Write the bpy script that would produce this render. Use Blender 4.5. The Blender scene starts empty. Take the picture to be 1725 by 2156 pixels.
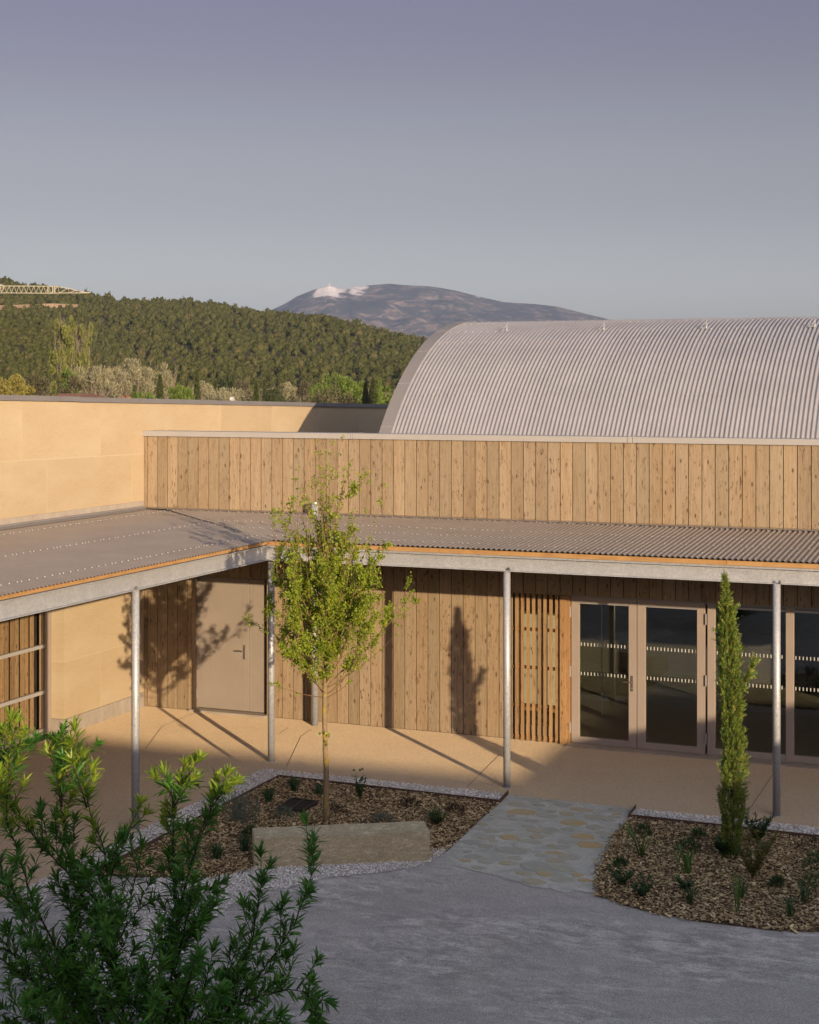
import bpy, bmesh, math, random
import numpy as np
from mathutils import Vector, noise as mnoise

# ------------------------------------------------------------------ camera, sky, sun, exposure
F_PX, CX, HY, EYE = 3260.0, 862.5, 812.0, 5.6      # measured on the photo at 1725 px width
TH = math.radians(21.8498)
CT, ST = math.cos(TH), math.sin(TH)
XC, ZC = -4.63208, 27.06196                          # the inner corner of the court as the camera sees it
sc = bpy.context.scene
COL = sc.collection

def loc(X, Z):
    dx, dz = X - XC, Z - ZC
    return dx * CT - dz * ST, dx * ST + dz * CT

CAM = loc(0, 0)
cd = bpy.data.cameras.new("camera")
cam = bpy.data.objects.new("camera", cd); COL.objects.link(cam)
cam.location = (CAM[0], CAM[1], EYE)
cam.rotation_euler = (math.pi / 2, 0, TH)
cd.sensor_fit = 'HORIZONTAL'; cd.sensor_width = 36
cd.lens = 36 * F_PX / 1725
cd.shift_y = -266 / 1725
cd.clip_start = 0.1; cd.clip_end = 40000
sc.camera = cam

SUN_D = Vector((-.724, .690, -.185)).normalized()    # the way the light travels
SUN_EL = math.asin(-SUN_D.z)
SUN_ROT = math.atan2(-SUN_D.x, -SUN_D.y)
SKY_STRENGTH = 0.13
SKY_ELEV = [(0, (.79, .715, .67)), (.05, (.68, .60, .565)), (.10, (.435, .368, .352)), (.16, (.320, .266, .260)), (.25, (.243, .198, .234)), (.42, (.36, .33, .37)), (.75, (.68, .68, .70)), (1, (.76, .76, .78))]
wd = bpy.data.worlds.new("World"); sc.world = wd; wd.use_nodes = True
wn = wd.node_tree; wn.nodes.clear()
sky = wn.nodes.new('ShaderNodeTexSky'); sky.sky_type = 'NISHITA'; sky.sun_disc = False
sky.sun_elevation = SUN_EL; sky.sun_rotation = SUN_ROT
sky.altitude = 300; sky.air_density = 1.0; sky.dust_density = 3.2; sky.ozone_density = 2.6
hs = wn.nodes.new('ShaderNodeHueSaturation')
hs.inputs['Saturation'].default_value = 0.55
def wnode(t): return wn.nodes.new(t)
tcw = wnode('ShaderNodeTexCoord'); sepw = wnode('ShaderNodeSeparateXYZ'); wn.links.new(tcw.outputs['Generated'], sepw.inputs[0])
def wramp(sock, stops):
    r = wnode('ShaderNodeValToRGB'); wn.links.new(sock, r.inputs[0]); cr = r.color_ramp
    while len(cr.elements) < len(stops): cr.elements.new(.5)
    for e, (p, c) in zip(cr.elements, stops): e.position = p; e.color = (*c, 1)
    cr.interpolation = 'CARDINAL'
    return r.outputs[0]
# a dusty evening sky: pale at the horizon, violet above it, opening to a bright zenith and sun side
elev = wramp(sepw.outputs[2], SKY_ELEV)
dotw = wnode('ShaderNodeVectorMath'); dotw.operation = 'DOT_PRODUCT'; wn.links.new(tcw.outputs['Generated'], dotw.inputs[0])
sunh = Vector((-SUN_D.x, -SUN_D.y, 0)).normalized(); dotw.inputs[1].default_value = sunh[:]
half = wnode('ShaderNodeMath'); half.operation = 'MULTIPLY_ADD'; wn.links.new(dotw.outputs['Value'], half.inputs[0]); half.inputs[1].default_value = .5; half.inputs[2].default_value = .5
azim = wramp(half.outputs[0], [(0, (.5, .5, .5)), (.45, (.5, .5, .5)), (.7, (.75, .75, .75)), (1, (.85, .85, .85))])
def wmul(x, y, k=None):
    v = wnode('ShaderNodeVectorMath'); v.operation = 'MULTIPLY'; wn.links.new(x, v.inputs[0])
    if k: v.inputs[1].default_value = (k, k, k)
    else: wn.links.new(y, v.inputs[1])
    return v.outputs[0]
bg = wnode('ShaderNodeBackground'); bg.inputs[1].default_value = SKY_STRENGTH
wo = wnode('ShaderNodeOutputWorld')
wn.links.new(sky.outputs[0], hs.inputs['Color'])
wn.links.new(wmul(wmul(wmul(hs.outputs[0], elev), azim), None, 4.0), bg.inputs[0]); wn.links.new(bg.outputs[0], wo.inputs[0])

sl = bpy.data.lights.new("sun", 'SUN'); sl.energy = 5.0; sl.angle = math.radians(.42); sl.color = (1, .77, .51)
so = bpy.data.objects.new("sun", sl); COL.objects.link(so)
so.rotation_euler = SUN_D.to_track_quat('-Z', 'Y').to_euler(); so.location = (40, -40, 30)

sc.view_settings.view_transform = 'Standard'; sc.view_settings.look = 'None'
sc.view_settings.exposure = 0.45; sc.view_settings.gamma = 1
sc.cycles.max_bounces = 8; sc.cycles.diffuse_bounces = 3; sc.cycles.glossy_bounces = 3
sc.cycles.transmission_bounces = 4; sc.cycles.transparent_max_bounces = 12; sc.cycles.volume_bounces = 0

# ------------------------------------------------------------------ measuring helpers
def ray(x, y):
    dX, dZ, dz = (x - CX) / F_PX, 1.0, (HY - y) / F_PX
    return dX * CT - dZ * ST, dX * ST + dZ * CT, dz
def G(x, y, z=0.0):                                   # where a ray meets a level plane
    r = ray(x, y); t = (z - EYE) / r[2]
    return CAM[0] + t * r[0], CAM[1] + t * r[1]
def FY(x, y, Y):                                      # where a ray meets a plane parallel to the facade
    r = ray(x, y); t = (Y - CAM[1]) / r[1]
    return CAM[0] + t * r[0], EYE + t * r[2]
def AT(x, y, d):                                      # a point at depth d
    r = ray(x, y)
    return Vector((CAM[0] + d * r[0], CAM[1] + d * r[1], EYE + d * r[2]))
def lerp(a, b, t): return a + (b - a) * t
def curve(pts, x):
    return float(np.interp(x, [p[0] for p in pts], [p[1] for p in pts]))

# ------------------------------------------------------------------ mesh builder
ORG = {}
class MB:
    def __init__(s): s.v = []; s.f = []; s.n = 0
    def add(s, verts, faces):
        b = s.n
        s.v.extend([tuple(map(float, p)) for p in verts]); s.n += len(verts)
        s.f.extend([tuple(int(i) + b for i in q) for q in faces])
    def box(s, x0, x1, y0, y1, z0, z1, bev=0.0):
        if bev <= 0:
            s.add([(x0, y0, z0), (x1, y0, z0), (x1, y1, z0), (x0, y1, z0), (x0, y0, z1), (x1, y0, z1), (x1, y1, z1), (x0, y1, z1)],
                  [(0, 3, 2, 1), (4, 5, 6, 7), (0, 1, 5, 4), (1, 2, 6, 5), (2, 3, 7, 6), (3, 0, 4, 7)])
        else:
            bm = bmesh.new()
            r = bmesh.ops.create_cube(bm, size=1)
            for w in bm.verts:
                w.co = Vector((lerp(x0, x1, w.co.x + .5), lerp(y0, y1, w.co.y + .5), lerp(z0, z1, w.co.z + .5)))
            bmesh.ops.bevel(bm, geom=list(bm.edges), offset=bev, segments=1, affect='EDGES')
            s.bm(bm)
    def bm(s, bm):
        bm.verts.ensure_lookup_table(); bm.verts.index_update()
        s.add([w.co[:] for w in bm.verts], [[w.index for w in q.verts] for q in bm.faces]); bm.free()
    def obox(s, c, ax, ay, az):
        c, ax, ay, az = map(Vector, (c, ax, ay, az))
        P = []
        for k in (-1, 1):
            for i, j in ((-1, -1), (1, -1), (1, 1), (-1, 1)): P.append(c + ax * i + ay * j + az * k)
        s.add(P, [(0, 3, 2, 1), (4, 5, 6, 7), (0, 1, 5, 4), (1, 2, 6, 5), (2, 3, 7, 6), (3, 0, 4, 7)])
    def bar(s, a, b, w, h=None):
        a, b = Vector(a), Vector(b); h = h or w
        d = (b - a); L = d.length; d.normalize()
        up = Vector((0, 0, 1)) if abs(d.z) < .95 else Vector((1, 0, 0))
        x = d.cross(up).normalized(); y = x.cross(d)
        s.obox((a + b) / 2, d * L / 2, x * w / 2, y * h / 2)
    def tube(s, pts, rad, n=6, cap=True):
        pts = [Vector(p) for p in pts]; m = len(pts)
        if not hasattr(rad, '__len__'): rad = [rad] * m
        V = []; ref = Vector((.31, .17, .93))
        for i, p in enumerate(pts):
            d = (pts[min(i + 1, m - 1)] - pts[max(i - 1, 0)])
            d = d.normalized() if d.length > 1e-9 else Vector((0, 0, 1))
            r0 = ref if abs(d.dot(ref)) < .95 else Vector((1, 0, 0))
            x = d.cross(r0).normalized(); y = d.cross(x)
            for k in range(n):
                a = 2 * math.pi * k / n
                V.append(p + (x * math.cos(a) + y * math.sin(a)) * rad[i])
        Fc = []
        for i in range(m - 1):
            for k in range(n):
                Fc.append((i * n + k, i * n + (k + 1) % n, (i + 1) * n + (k + 1) % n, (i + 1) * n + k))
        if cap:
            Fc.append(tuple(range(n))[::-1]); Fc.append(tuple((m - 1) * n + k for k in range(n)))
        s.add(V, Fc)
    def poly(s, pts, z0, z1=None):                    # a flat polygon, or a prism between two levels
        n = len(pts)
        if z1 is None:
            s.add([(p[0], p[1], z0) for p in pts], [tuple(range(n))])
        else:
            s.add([(p[0], p[1], z0) for p in pts] + [(p[0], p[1], z1) for p in pts],
                  [tuple(range(n))[::-1], tuple(range(n, 2 * n))] + [(i, (i + 1) % n, (i + 1) % n + n, i + n) for i in range(n)])
    def grid(s, P):                                   # P[i][j] -> points
        m, n = len(P), len(P[0])
        s.add([p for r in P for p in r], [(i * n + j, i * n + j + 1, (i + 1) * n + j + 1, (i + 1) * n + j) for i in range(m - 1) for j in range(n - 1)])
    def build(s, name, mat, parent=None, smooth=False, at=None):
        o = Vector(at) if at is not None else (Vector(ORG[parent.name]) if parent is not None else Vector((0, 0, 0)))
        me = bpy.data.meshes.new(name)
        V = np.array(s.v, dtype=float).reshape(-1, 3) - np.array(o)
        me.from_pydata(V.tolist(), [], s.f)
        me.materials.append(mat)
        if smooth: me.polygons.foreach_set('use_smooth', [True] * len(me.polygons))
        me.update()
        ob = bpy.data.objects.new(name, me); COL.objects.link(ob)
        ORG[ob.name] = o[:]
        if parent is not None: ob.parent = parent
        else: ob.location = o
        return ob

def thing(name, label, cat, at=(0, 0, 0), group=None):
    o = bpy.data.objects.new(name, None); COL.objects.link(o)
    o.location = at; o.empty_display_size = .2
    ORG[o.name] = tuple(at)
    o['label'] = label; o['category'] = cat
    if group: o['group'] = group
    return o
def tag(o, label, cat, group=None):
    o['label'] = label; o['category'] = cat
    if group: o['group'] = group
    return o
def kind(o, k, label=None):
    o['kind'] = k
    if label: o['label'] = label
    return o
def copy_thing(o, at, label):
    r = o.copy(); COL.objects.link(r); r.location = at; r['label'] = label; ORG[r.name] = tuple(at)
    for ch in list(o.children):
        c = ch.copy(); COL.objects.link(c); c.parent = r
        for g in ch.children:
            d = g.copy(); COL.objects.link(d); d.parent = c
    return r

# ------------------------------------------------------------------ leaf clouds (numpy)
def nrm(a): return a / np.maximum(np.linalg.norm(a, axis=1, keepdims=True), 1e-9)
def leaves(mb, C, D, N, L, Wd, fold=0.0, lance=False):
    """C bases, D directions, N rough normals, L lengths, Wd widths: one small leaf each"""
    C, D = np.asarray(C, float), nrm(np.asarray(D, float)); N = np.asarray(N, float)
    S = nrm(np.cross(D, N)); U = np.cross(S, D)
    L = np.broadcast_to(np.asarray(L, float), (len(C),))[:, None]; Wd = np.broadcast_to(np.asarray(Wd, float), (len(C),))[:, None]
    if not lance:
        V = np.stack([C, C + D * L * .5 + S * Wd * .5 + U * Wd * fold, C + D * L, C + D * L * .5 - S * Wd * .5 + U * Wd * fold], 1)
        k = 4; fc = [(0, 1, 2, 3)]
    else:
        f = fold
        V = np.stack([C, C + D * L * .38 + S * Wd * .5 + U * Wd * f, C + D * L * .42 - U * L * .02, C + D * L * .38 - S * Wd * .5 + U * Wd * f,
                      C + D * L * .75 + S * Wd * .32 + U * (Wd * f * .6 - L * .05), C + D * L * .77 - U * L * .07, C + D * L * .75 - S * Wd * .32 + U * (Wd * f * .6 - L * .05),
                      C + D * L - U * L * .12], 1)
        k = 8; fc = [(0, 1, 2), (0, 2, 3), (1, 4, 5, 2), (2, 5, 6, 3), (4, 7, 5), (5, 7, 6)]
    b = mb.n
    mb.v.extend(map(tuple, V.reshape(-1, 3).tolist())); mb.n += len(C) * k
    base = (np.arange(len(C)) * k + b)[:, None]
    for q in fc: mb.f.extend(map(tuple, (base + np.array(q)[None]).tolist()))
def rdir(rng, n):
    return nrm(rng.normal(size=(n, 3)))

# ------------------------------------------------------------------ material helpers
class NT:
    def __init__(s, name):
        s.m = bpy.data.materials.new(name); s.m.use_nodes = True
        s.t = s.m.node_tree; s.b = s.t.nodes['Principled BSDF']; s.o = s.t.nodes['Material Output']
    def n(s, ty): return s.t.nodes.new(ty)
    def l(s, a, b): s.t.links.new(a, b)
    def val(s, sock, x):
        if isinstance(x, (int, float)): sock.default_value = x
        elif isinstance(x, (tuple, list)): sock.default_value = tuple(x) + ((1,) if len(x) == 3 and len(sock.default_value) == 4 else ())
        else: s.l(x, sock)
    def co(s, which='Object'):
        return s.n('ShaderNodeTexCoord').outputs[which]
    def pos(s): return s.n('ShaderNodeNewGeometry').outputs['Position']
    def rnd(s): return s.n('ShaderNodeNewGeometry').outputs['Random Per Island']
    def map(s, v, scale=(1, 1, 1), rot=(0, 0, 0)):
        m = s.n('ShaderNodeMapping'); s.l(v, m.inputs[0]); m.inputs['Scale'].default_value = scale; m.inputs['Rotation'].default_value = rot
        return m.outputs[0]
    def noise(s, v, scale, detail=4, rough=.55, dist=0, col=False):
        x = s.n('ShaderNodeTexNoise'); s.l(v, x.inputs['Vector'])
        x.inputs['Scale'].default_value = scale; x.inputs['Detail'].default_value = detail
        x.inputs['Roughness'].default_value = rough; x.inputs['Distortion'].default_value = dist
        return x.outputs['Color' if col else 'Fac']
    def voro(s, v, scale, out='Distance', feature='F1', rand=1):
        x = s.n('ShaderNodeTexVoronoi'); x.feature = feature; s.l(v, x.inputs['Vector']); x.inputs['Scale'].default_value = scale
        x.inputs['Randomness'].default_value = rand
        return x.outputs[out]
    def ramp(s, fac, stops, interp='LINEAR'):
        r = s.n('ShaderNodeValToRGB'); s.l(fac, r.inputs[0]); cr = r.color_ramp; cr.interpolation = interp
        while len(cr.elements) < len(stops): cr.elements.new(.5)
        for e, (p, c) in zip(cr.elements, stops):
            e.position = p; e.color = (tuple(c) + (1,)) if hasattr(c, '__len__') else (c, c, c, 1)
        return r.outputs[0]
    def mix(s, fac, a, b, mode='MIX'):
        m = s.n('ShaderNodeMix'); m.data_type = 'RGBA'; m.blend_type = mode; m.clamp_factor = True
        s.val(m.inputs[0], fac); s.val(m.inputs[6], a); s.val(m.inputs[7], b)
        return m.outputs[2]
    def math(s, op, a, b=0.0, clamp=False):
        m = s.n('ShaderNodeMath'); m.operation = op; m.use_clamp = clamp
        s.val(m.inputs[0], a); s.val(m.inputs[1], b)
        return m.outputs[0]
    def vadd(s, v, k):                                # shift coordinates by a scalar socket
        c = s.n('ShaderNodeCombineXYZ'); s.val(c.inputs[0], k); s.val(c.inputs[1], k); s.val(c.inputs[2], k)
        a = s.n('ShaderNodeVectorMath'); a.operation = 'ADD'; s.l(v, a.inputs[0]); s.l(c.outputs[0], a.inputs[1])
        return a.outputs[0]
    def bump(s, h, strength=.3, dist=.01):
        b = s.n('ShaderNodeBump'); b.inputs['Strength'].default_value = strength; b.inputs['Distance'].default_value = dist
        s.l(h, b.inputs['Height']); s.l(b.outputs[0], s.b.inputs['Normal'])
    def done(s, col=None, rough=.7, metal=0.0, spec=.5, drough=0.0):
        if col is not None: s.val(s.b.inputs['Base Color'], col)
        s.val(s.b.inputs['Roughness'], rough); s.val(s.b.inputs['Metallic'], metal)
        s.b.inputs['Specular IOR Level'].default_value = spec
        s.b.inputs['Diffuse Roughness'].default_value = drough
        return s.m

MAT = {}
def wood(name, dark, light, knot, grain=(38, 38, 1.6), spread=.5, knots=True, grey=None):
    n = NT(name); r = n.rnd(); v = n.vadd(n.co(), n.math('MULTIPLY', r, 37.0))
    g1 = n.noise(n.map(v, grain), 1.0, 5, .6, .6)
    g2 = n.noise(n.map(v, (grain[0] * 2.6, grain[1] * 2.6, grain[2] * 1.3)), 1.0, 3, .6)
    g3 = n.noise(n.map(v, (5, 5, .5)), 1.0, 3, .5)
    c = n.ramp(g1, [(.25, dark), (.75, light)])
    c = n.mix(n.math('MULTIPLY', n.ramp(g2, [(.42, 0), (.7, 1)]), .35), c, tuple(q * .62 for q in dark))
    c = n.mix(n.ramp(g3, [(.35, 0), (.75, .45)]), c, grey or tuple(q * 1.25 for q in light))
    tone = n.ramp(r, [(0, tuple(1 - spread * k for k in (.55, .6, .66))), (.3, (.90, .92, .92)), (.5, (1.02, .98, .92)), (.75, (1.0, 1.02, 1.05)), (1, (1.12, 1.10, 1.06))])
    c = n.mix(1.0, c, tone, 'MULTIPLY')
    if knots:
        k = n.voro(n.map(v, (8.5, 8.5, 3.4)), 1.0)
        kk = n.ramp(n.math('ADD', k, n.math('MULTIPLY', n.math('SUBTRACT', g2, .5), .26)), [(.0, 1), (.08, .9), (.15, 0)])
        c = n.mix(kk, c, knot)
        k2 = n.ramp(n.voro(n.map(v, (17, 17, 4.5)), 1.0), [(.0, .9), (.17, .6), (.28, 0)])
        c = n.mix(n.math('MULTIPLY', k2, n.ramp(g3, [(.48, 0), (.62, .8)])), c, knot)
    if knots:
        fl = n.noise(n.map(v, (34, 34, 7)), 1.0, 4, .75, .8); lo = n.noise(n.map(v, (2.2, 2.2, 1.1)), 1.0, 3, .6)
        c = n.mix(n.math('MULTIPLY', n.ramp(fl, [(.57, 0), (.63, 1)]), n.ramp(lo, [(.36, .25), (.56, 1)])), c, tuple(q * 1.2 for q in knot))
        c = n.mix(n.math('MULTIPLY', n.ramp(fl, [(.30, 1), (.38, 0)]), .5), c, tuple(min(.8, q * 1.35) for q in light))
    n.bump(g1, .35, .004)
    return n.done(c, .78, 0, .25)
MAT['cladding'] = wood('wood_cladding', (0.211, 0.148, 0.086), (0.322, 0.243, 0.157), (0.085, 0.046, 0.022), grey=(0.303, 0.250, 0.181), spread=.3)
MAT['slat'] = wood('timber_slat', (0.210, 0.119, 0.052), (0.322, 0.203, 0.098), (0.098, 0.042, 0.015), spread=.35)
MAT['fascia'] = wood('timber_fascia', (0.270, 0.151, 0.061), (0.361, 0.220, 0.096), (0.142, 0.062, 0.026), grain=(3, 3, 60), spread=.3, knots=False)
MAT['shutter'] = wood('timber_shutter', (0.154, 0.095, 0.045), (0.280, 0.189, 0.098), (0.070, 0.032, 0.014), spread=.45)
MAT['brace'] = wood('timber_dark', (0.070, 0.038, 0.021), (0.112, 0.063, 0.035), (0.035, 0.021, 0.010), knots=False)

n = NT('limestone'); v = n.co(); r = n.rnd()
vv = n.vadd(v, n.math('MULTIPLY', r, 11.0))
a = n.noise(n.map(vv, (1, .8, 2.2), (.35, 0, 0)), 1.0, 4, .5, .2)
b_ = n.noise(n.map(vv, (1, 2.6, 22), (.22, 0, 0)), 3.2, 7, .72, .3)
f_ = n.noise(v, 160, 3, .7)
c = n.ramp(a, [(.25, (0.372, 0.291, 0.187)), (.55, (0.399, 0.321, 0.213)), (.8, (0.424, 0.350, 0.241))])
c = n.mix(n.math('MULTIPLY', n.ramp(b_, [(.50, 0), (.60, .7)]), n.ramp(a, [(.3, 1), (.65, .25)])), c, (0.350, 0.250, 0.134))
c = n.mix(n.ramp(f_, [(.5, 0), (.72, .3)]), c, (0.295, 0.227, 0.141))
c = n.mix(1.0, c, n.ramp(r, [(0, (.96, .95, .94)), (1, (1.04, 1.035, 1.03))]), 'MULTIPLY')
n.bump(n.math('ADD', b_, n.math('MULTIPLY', f_, .4)), .4, .006)
MAT['stone'] = n.done(c, .85, 0, .2)

n = NT('lime_mortar'); c = n.ramp(n.noise(n.co(), 40, 3), [(.3, (.43, .345, .24)), (.7, (.47, .385, .28))]); MAT['mortar'] = n.done(c, .9, 0, .2)

n = NT('plinth_concrete'); v = n.co(); a = n.noise(n.map(v, (1, 1.4, .8)), 3.5, 5, .65, .3); f_ = n.noise(v, 130, 3)
c = n.ramp(a, [(.3, (0.252, 0.217, 0.178)), (.7, (0.350, 0.308, 0.259))]); c = n.mix(n.ramp(f_, [(.55, 0), (.75, .4)]), c, (0.189, 0.161, 0.133))
n.bump(f_, .2, .004); MAT['concrete'] = n.done(c, .85, 0, .25)

def coated(name, col, rough=.42, var=.06):
    n = NT(name); v = n.co(); a = n.noise(v, 1.7, 4, .6); d = n.noise(n.map(v, (1, 1, 1)), 14, 4, .7)
    lo = tuple(q * (1 - var * 1.6) for q in col); hi = tuple(q * (1 + var) for q in col)
    c = n.ramp(a, [(.3, lo), (.7, hi)]); c = n.mix(n.ramp(d, [(.55, 0), (.8, .25)]), c, tuple(q * .8 for q in col))
    return n.done(c, n.ramp(d, [(.3, rough - .05), (.7, rough + .1)]), 0, .4)
MAT['vault'] = coated('taupe_coated_sheet', (0.240, 0.234, 0.250), .5)
MAT['roof'] = coated('taupe_corrugated_sheet', (0.218, 0.187, 0.162), .4)
MAT['coping'] = coated('taupe_coping', (0.308, 0.294, 0.280), .5, .03)
MAT['trim'] = coated('taupe_trim', (0.189, 0.178, 0.178), .5, .03)
MAT['frame'] = coated('taupe_frame', (0.273, 0.227, 0.193), .5, .04)
MAT['doorleaf'] = coated('taupe_door', (0.248, 0.210, 0.175), .55, .05)
MAT['zinc'] = coated('grey_zinc', (0.154, 0.150, 0.154), .5, .08)

n = NT('galvanised_steel'); v = n.co(); a = n.voro(v, 60, 'Color'); s_ = n.noise(v, 45, 4, .7); w_ = n.noise(n.map(v, (3, 3, .6)), 2, 4, .6)
bw = n.n('ShaderNodeRGBToBW'); n.l(a, bw.inputs[0])
c = n.ramp(bw.outputs[0], [(.2, (0.322, 0.332, 0.343)), (.8, (0.427, 0.434, 0.444))]); c = n.mix(n.ramp(w_, [(.4, 0), (.7, .5)]), c, (0.294, 0.301, 0.311))
c = n.mix(n.ramp(s_, [(.55, 0), (.75, .35)]), c, (0.455, 0.455, 0.448))
MAT['galv'] = n.done(c, n.ramp(bw.outputs[0], [(.2, .42), (.8, .6)]), .35, .5)

n = NT('exposed_aggregate'); v = n.co(); a = n.noise(v, .7, 5, .6); p = n.voro(v, 95, 'Color'); bw = n.n('ShaderNodeRGBToBW'); n.l(p, bw.inputs[0])
q = n.voro(v, 60); f_ = n.noise(v, 150, 3, .7)
c = n.ramp(a, [(.3, (0.372, 0.277, 0.172)), (.7, (0.435, 0.332, 0.213))])
c = n.mix(.55, c, n.ramp(bw.outputs[0], [(.1, (0.197, 0.144, 0.090)), (.4, (0.386, 0.294, 0.184)), (.75, (0.442, 0.342, 0.223)), (1, (0.533, 0.445, 0.310))]))
c = n.mix(n.ramp(n.noise(v, 5, 6, .75), [(.5, 0), (.75, .3)]), c, (0.309, 0.233, 0.146))
n.bump(n.math('ADD', n.math('MULTIPLY', q, -.8), f_), .6, .006); MAT['paving'] = n.done(c, .85, 0, .25, 1.0)

n = NT('stabilised_gravel'); v = n.co(); a = n.noise(v, .55, 6, .6, .5); f_ = n.noise(v, 75, 3, .8); g_ = n.noise(v, 26, 5, .8)
b_ = n.noise(n.map(v, (.75, 1.5, 1), (0, 0, -.38)), 3.6, 12, .80, .5); d_ = n.noise(n.map(v, (.8, 1.2, 1), (0, 0, -.38)), .70, 5, .6, .4); e_ = n.noise(n.map(v, (.55, 1.7, 1), (0, 0, -.38)), 1.0, 8, .72, .7)
c = n.ramp(a, [(.3, (.365, .335, .300)), (.7, (.425, .392, .352))])
c = n.mix(n.ramp(e_, [(.48, 0), (.60, .6)]), c, (.300, .278, .252))
lt = n.math('MULTIPLY', n.ramp(b_, [(.43, 1), (.485, 0)]), n.ramp(d_, [(.44, .12), (.56, .95)]))
c = n.mix(lt, c, (.590, .545, .495))
st = n.math('MULTIPLY', n.ramp(b_, [(.525, 0), (.555, .85)]), n.ramp(d_, [(.40, .2), (.56, 1)]))
c = n.mix(st, c, (.245, .230, .212))
c = n.mix(n.ramp(n.noise(v, .8, 5, .6, .4), [(.58, 0), (.72, .5)]), c, (.300, .270, .205))
c = n.mix(n.ramp(g_, [(.5, 0), (.70, .5)]), c, (.250, .233, .212)); c = n.mix(n.ramp(f_, [(.40, .75), (.48, 0)]), c, (.190, .178, .162)); c = n.mix(n.ramp(f_, [(.54, 0), (.66, .75)]), c, (.640, .595, .545))
n.bump(n.math('ADD', f_, n.math('MULTIPLY', b_, .6)), .7, .014); MAT['court'] = n.done(c, .92, 0, .2, .6)

n = NT('white_gravel'); r = n.rnd(); c = n.ramp(r, [(0, (0.351, 0.316, 0.275)), (.25, (0.526, 0.483, 0.432)), (.7, (0.702, 0.655, 0.589)), (1, (0.877, 0.828, 0.745))]); MAT['gravel'] = n.done(c, .85, 0, .25)
n = NT('gravel_bed'); c = n.ramp(n.voro(n.co(), 60, 'Color'), [(.2, (0.281, 0.259, 0.227)), (.8, (0.491, 0.460, 0.410))]); MAT['gravel_base'] = n.done(c, .95, 0, .2)

n = NT('wood_chip'); r = n.rnd(); v = n.vadd(n.co(), n.math('MULTIPLY', r, 9.0))
c = n.ramp(r, [(0, (0.075, 0.047, 0.022)), (.22, (0.200, 0.132, 0.064)), (.5, (0.380, 0.270, 0.136)), (.8, (0.550, 0.412, 0.220)), (1, (0.720, 0.568, 0.320))])
c = n.mix(n.ramp(n.noise(v, 60, 3), [(.45, 0), (.7, .4)]), c, (0.140, 0.088, 0.044)); MAT['chips'] = n.done(c, .85, 0, .2)
n = NT('mulch_soil'); c = n.ramp(n.noise(n.co(), 45, 5, .7), [(.3, (0.040, 0.026, 0.016)), (.7, (0.176, 0.112, 0.069))]); MAT['soil'] = n.done(c, .95, 0, .1)

n = NT('path_mortar'); v = n.co(); a = n.noise(v, 3.1, 9, .75, 1.0); f_ = n.noise(v, 90, 3, .75); k_ = n.voro(n.map(v, (1, 1.25, 1)), 4.6, 'Color'); bw = n.n('ShaderNodeRGBToBW'); n.l(k_, bw.inputs[0])
c = n.ramp(a, [(.32, (0.307, 0.304, 0.259)), (.48, (0.426, 0.420, 0.359)), (.54, (0.515, 0.492, 0.424)), (.7, (0.574, 0.546, 0.471))])
c = n.mix(n.ramp(bw.outputs[0], [(.45, 0), (.75, .45)]), c, (0.366, 0.361, 0.286))
c = n.mix(n.ramp(f_, [(.42, .6), (.5, 0)]), c, (0.247, 0.241, 0.208)); c = n.mix(n.ramp(f_, [(.58, 0), (.7, .5)]), c, (0.614, 0.589, 0.506))
n.bump(n.math('ADD', a, n.math('MULTIPLY', f_, .3)), .9, .03); MAT['path'] = n.done(c, .92, 0, .2, .6)
n = NT('path_stone'); v = n.co(); r = n.rnd(); a = n.noise(n.vadd(v, n.math('MULTIPLY', r, 9.)), 7, 8, .75, .6); f_ = n.noise(v, 70, 3, .7)
c = n.ramp(r, [(0, (.31, .31, .25)), (.45, (.35, .335, .25)), (.78, (.37, .32, .20)), (.92, (.41, .31, .15)), (1, (.43, .285, .12))])
c = n.mix(n.ramp(a, [(.50, 0), (.64, .6)]), c, (.42, .41, .365)); c = n.mix(n.ramp(f_, [(.5, 0), (.7, .5)]), c, (.22, .21, .16)); n.bump(n.math('ADD', a, n.math('MULTIPLY', f_, .3)), .8, .02); MAT['path_stone'] = n.done(c, .88, 0, .2, .6)

n = NT('bench_stone'); v = n.co(); a = n.noise(n.map(v, (1.2, 1.2, 5), (0, .12, 0)), 2.6, 6, .65, .5); f_ = n.noise(n.map(v, (1, 1, 2.6), (0, .3, 0)), 34, 5, .8); k = n.noise(n.map(v, (1, 1, 3.2), (.2, .4, 0)), 9, 6, .75)
c = n.ramp(a, [(.3, (0.429, 0.362, 0.222)), (.7, (0.550, 0.476, 0.312))]); c = n.mix(n.ramp(f_, [(.46, 0), (.60, .75)]), c, (0.262, 0.218, 0.126)); c = n.mix(n.ramp(k, [(.54, 0), (.66, .7)]), c, (0.768, 0.692, 0.504)); c = n.mix(n.ramp(k, [(.34, .5), (.44, 0)]), c, (0.346, 0.286, 0.168))
n.bump(n.math('ADD', f_, k), .9, .02); MAT['bench'] = n.done(c, .9, 0, .2, .5)

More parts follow.
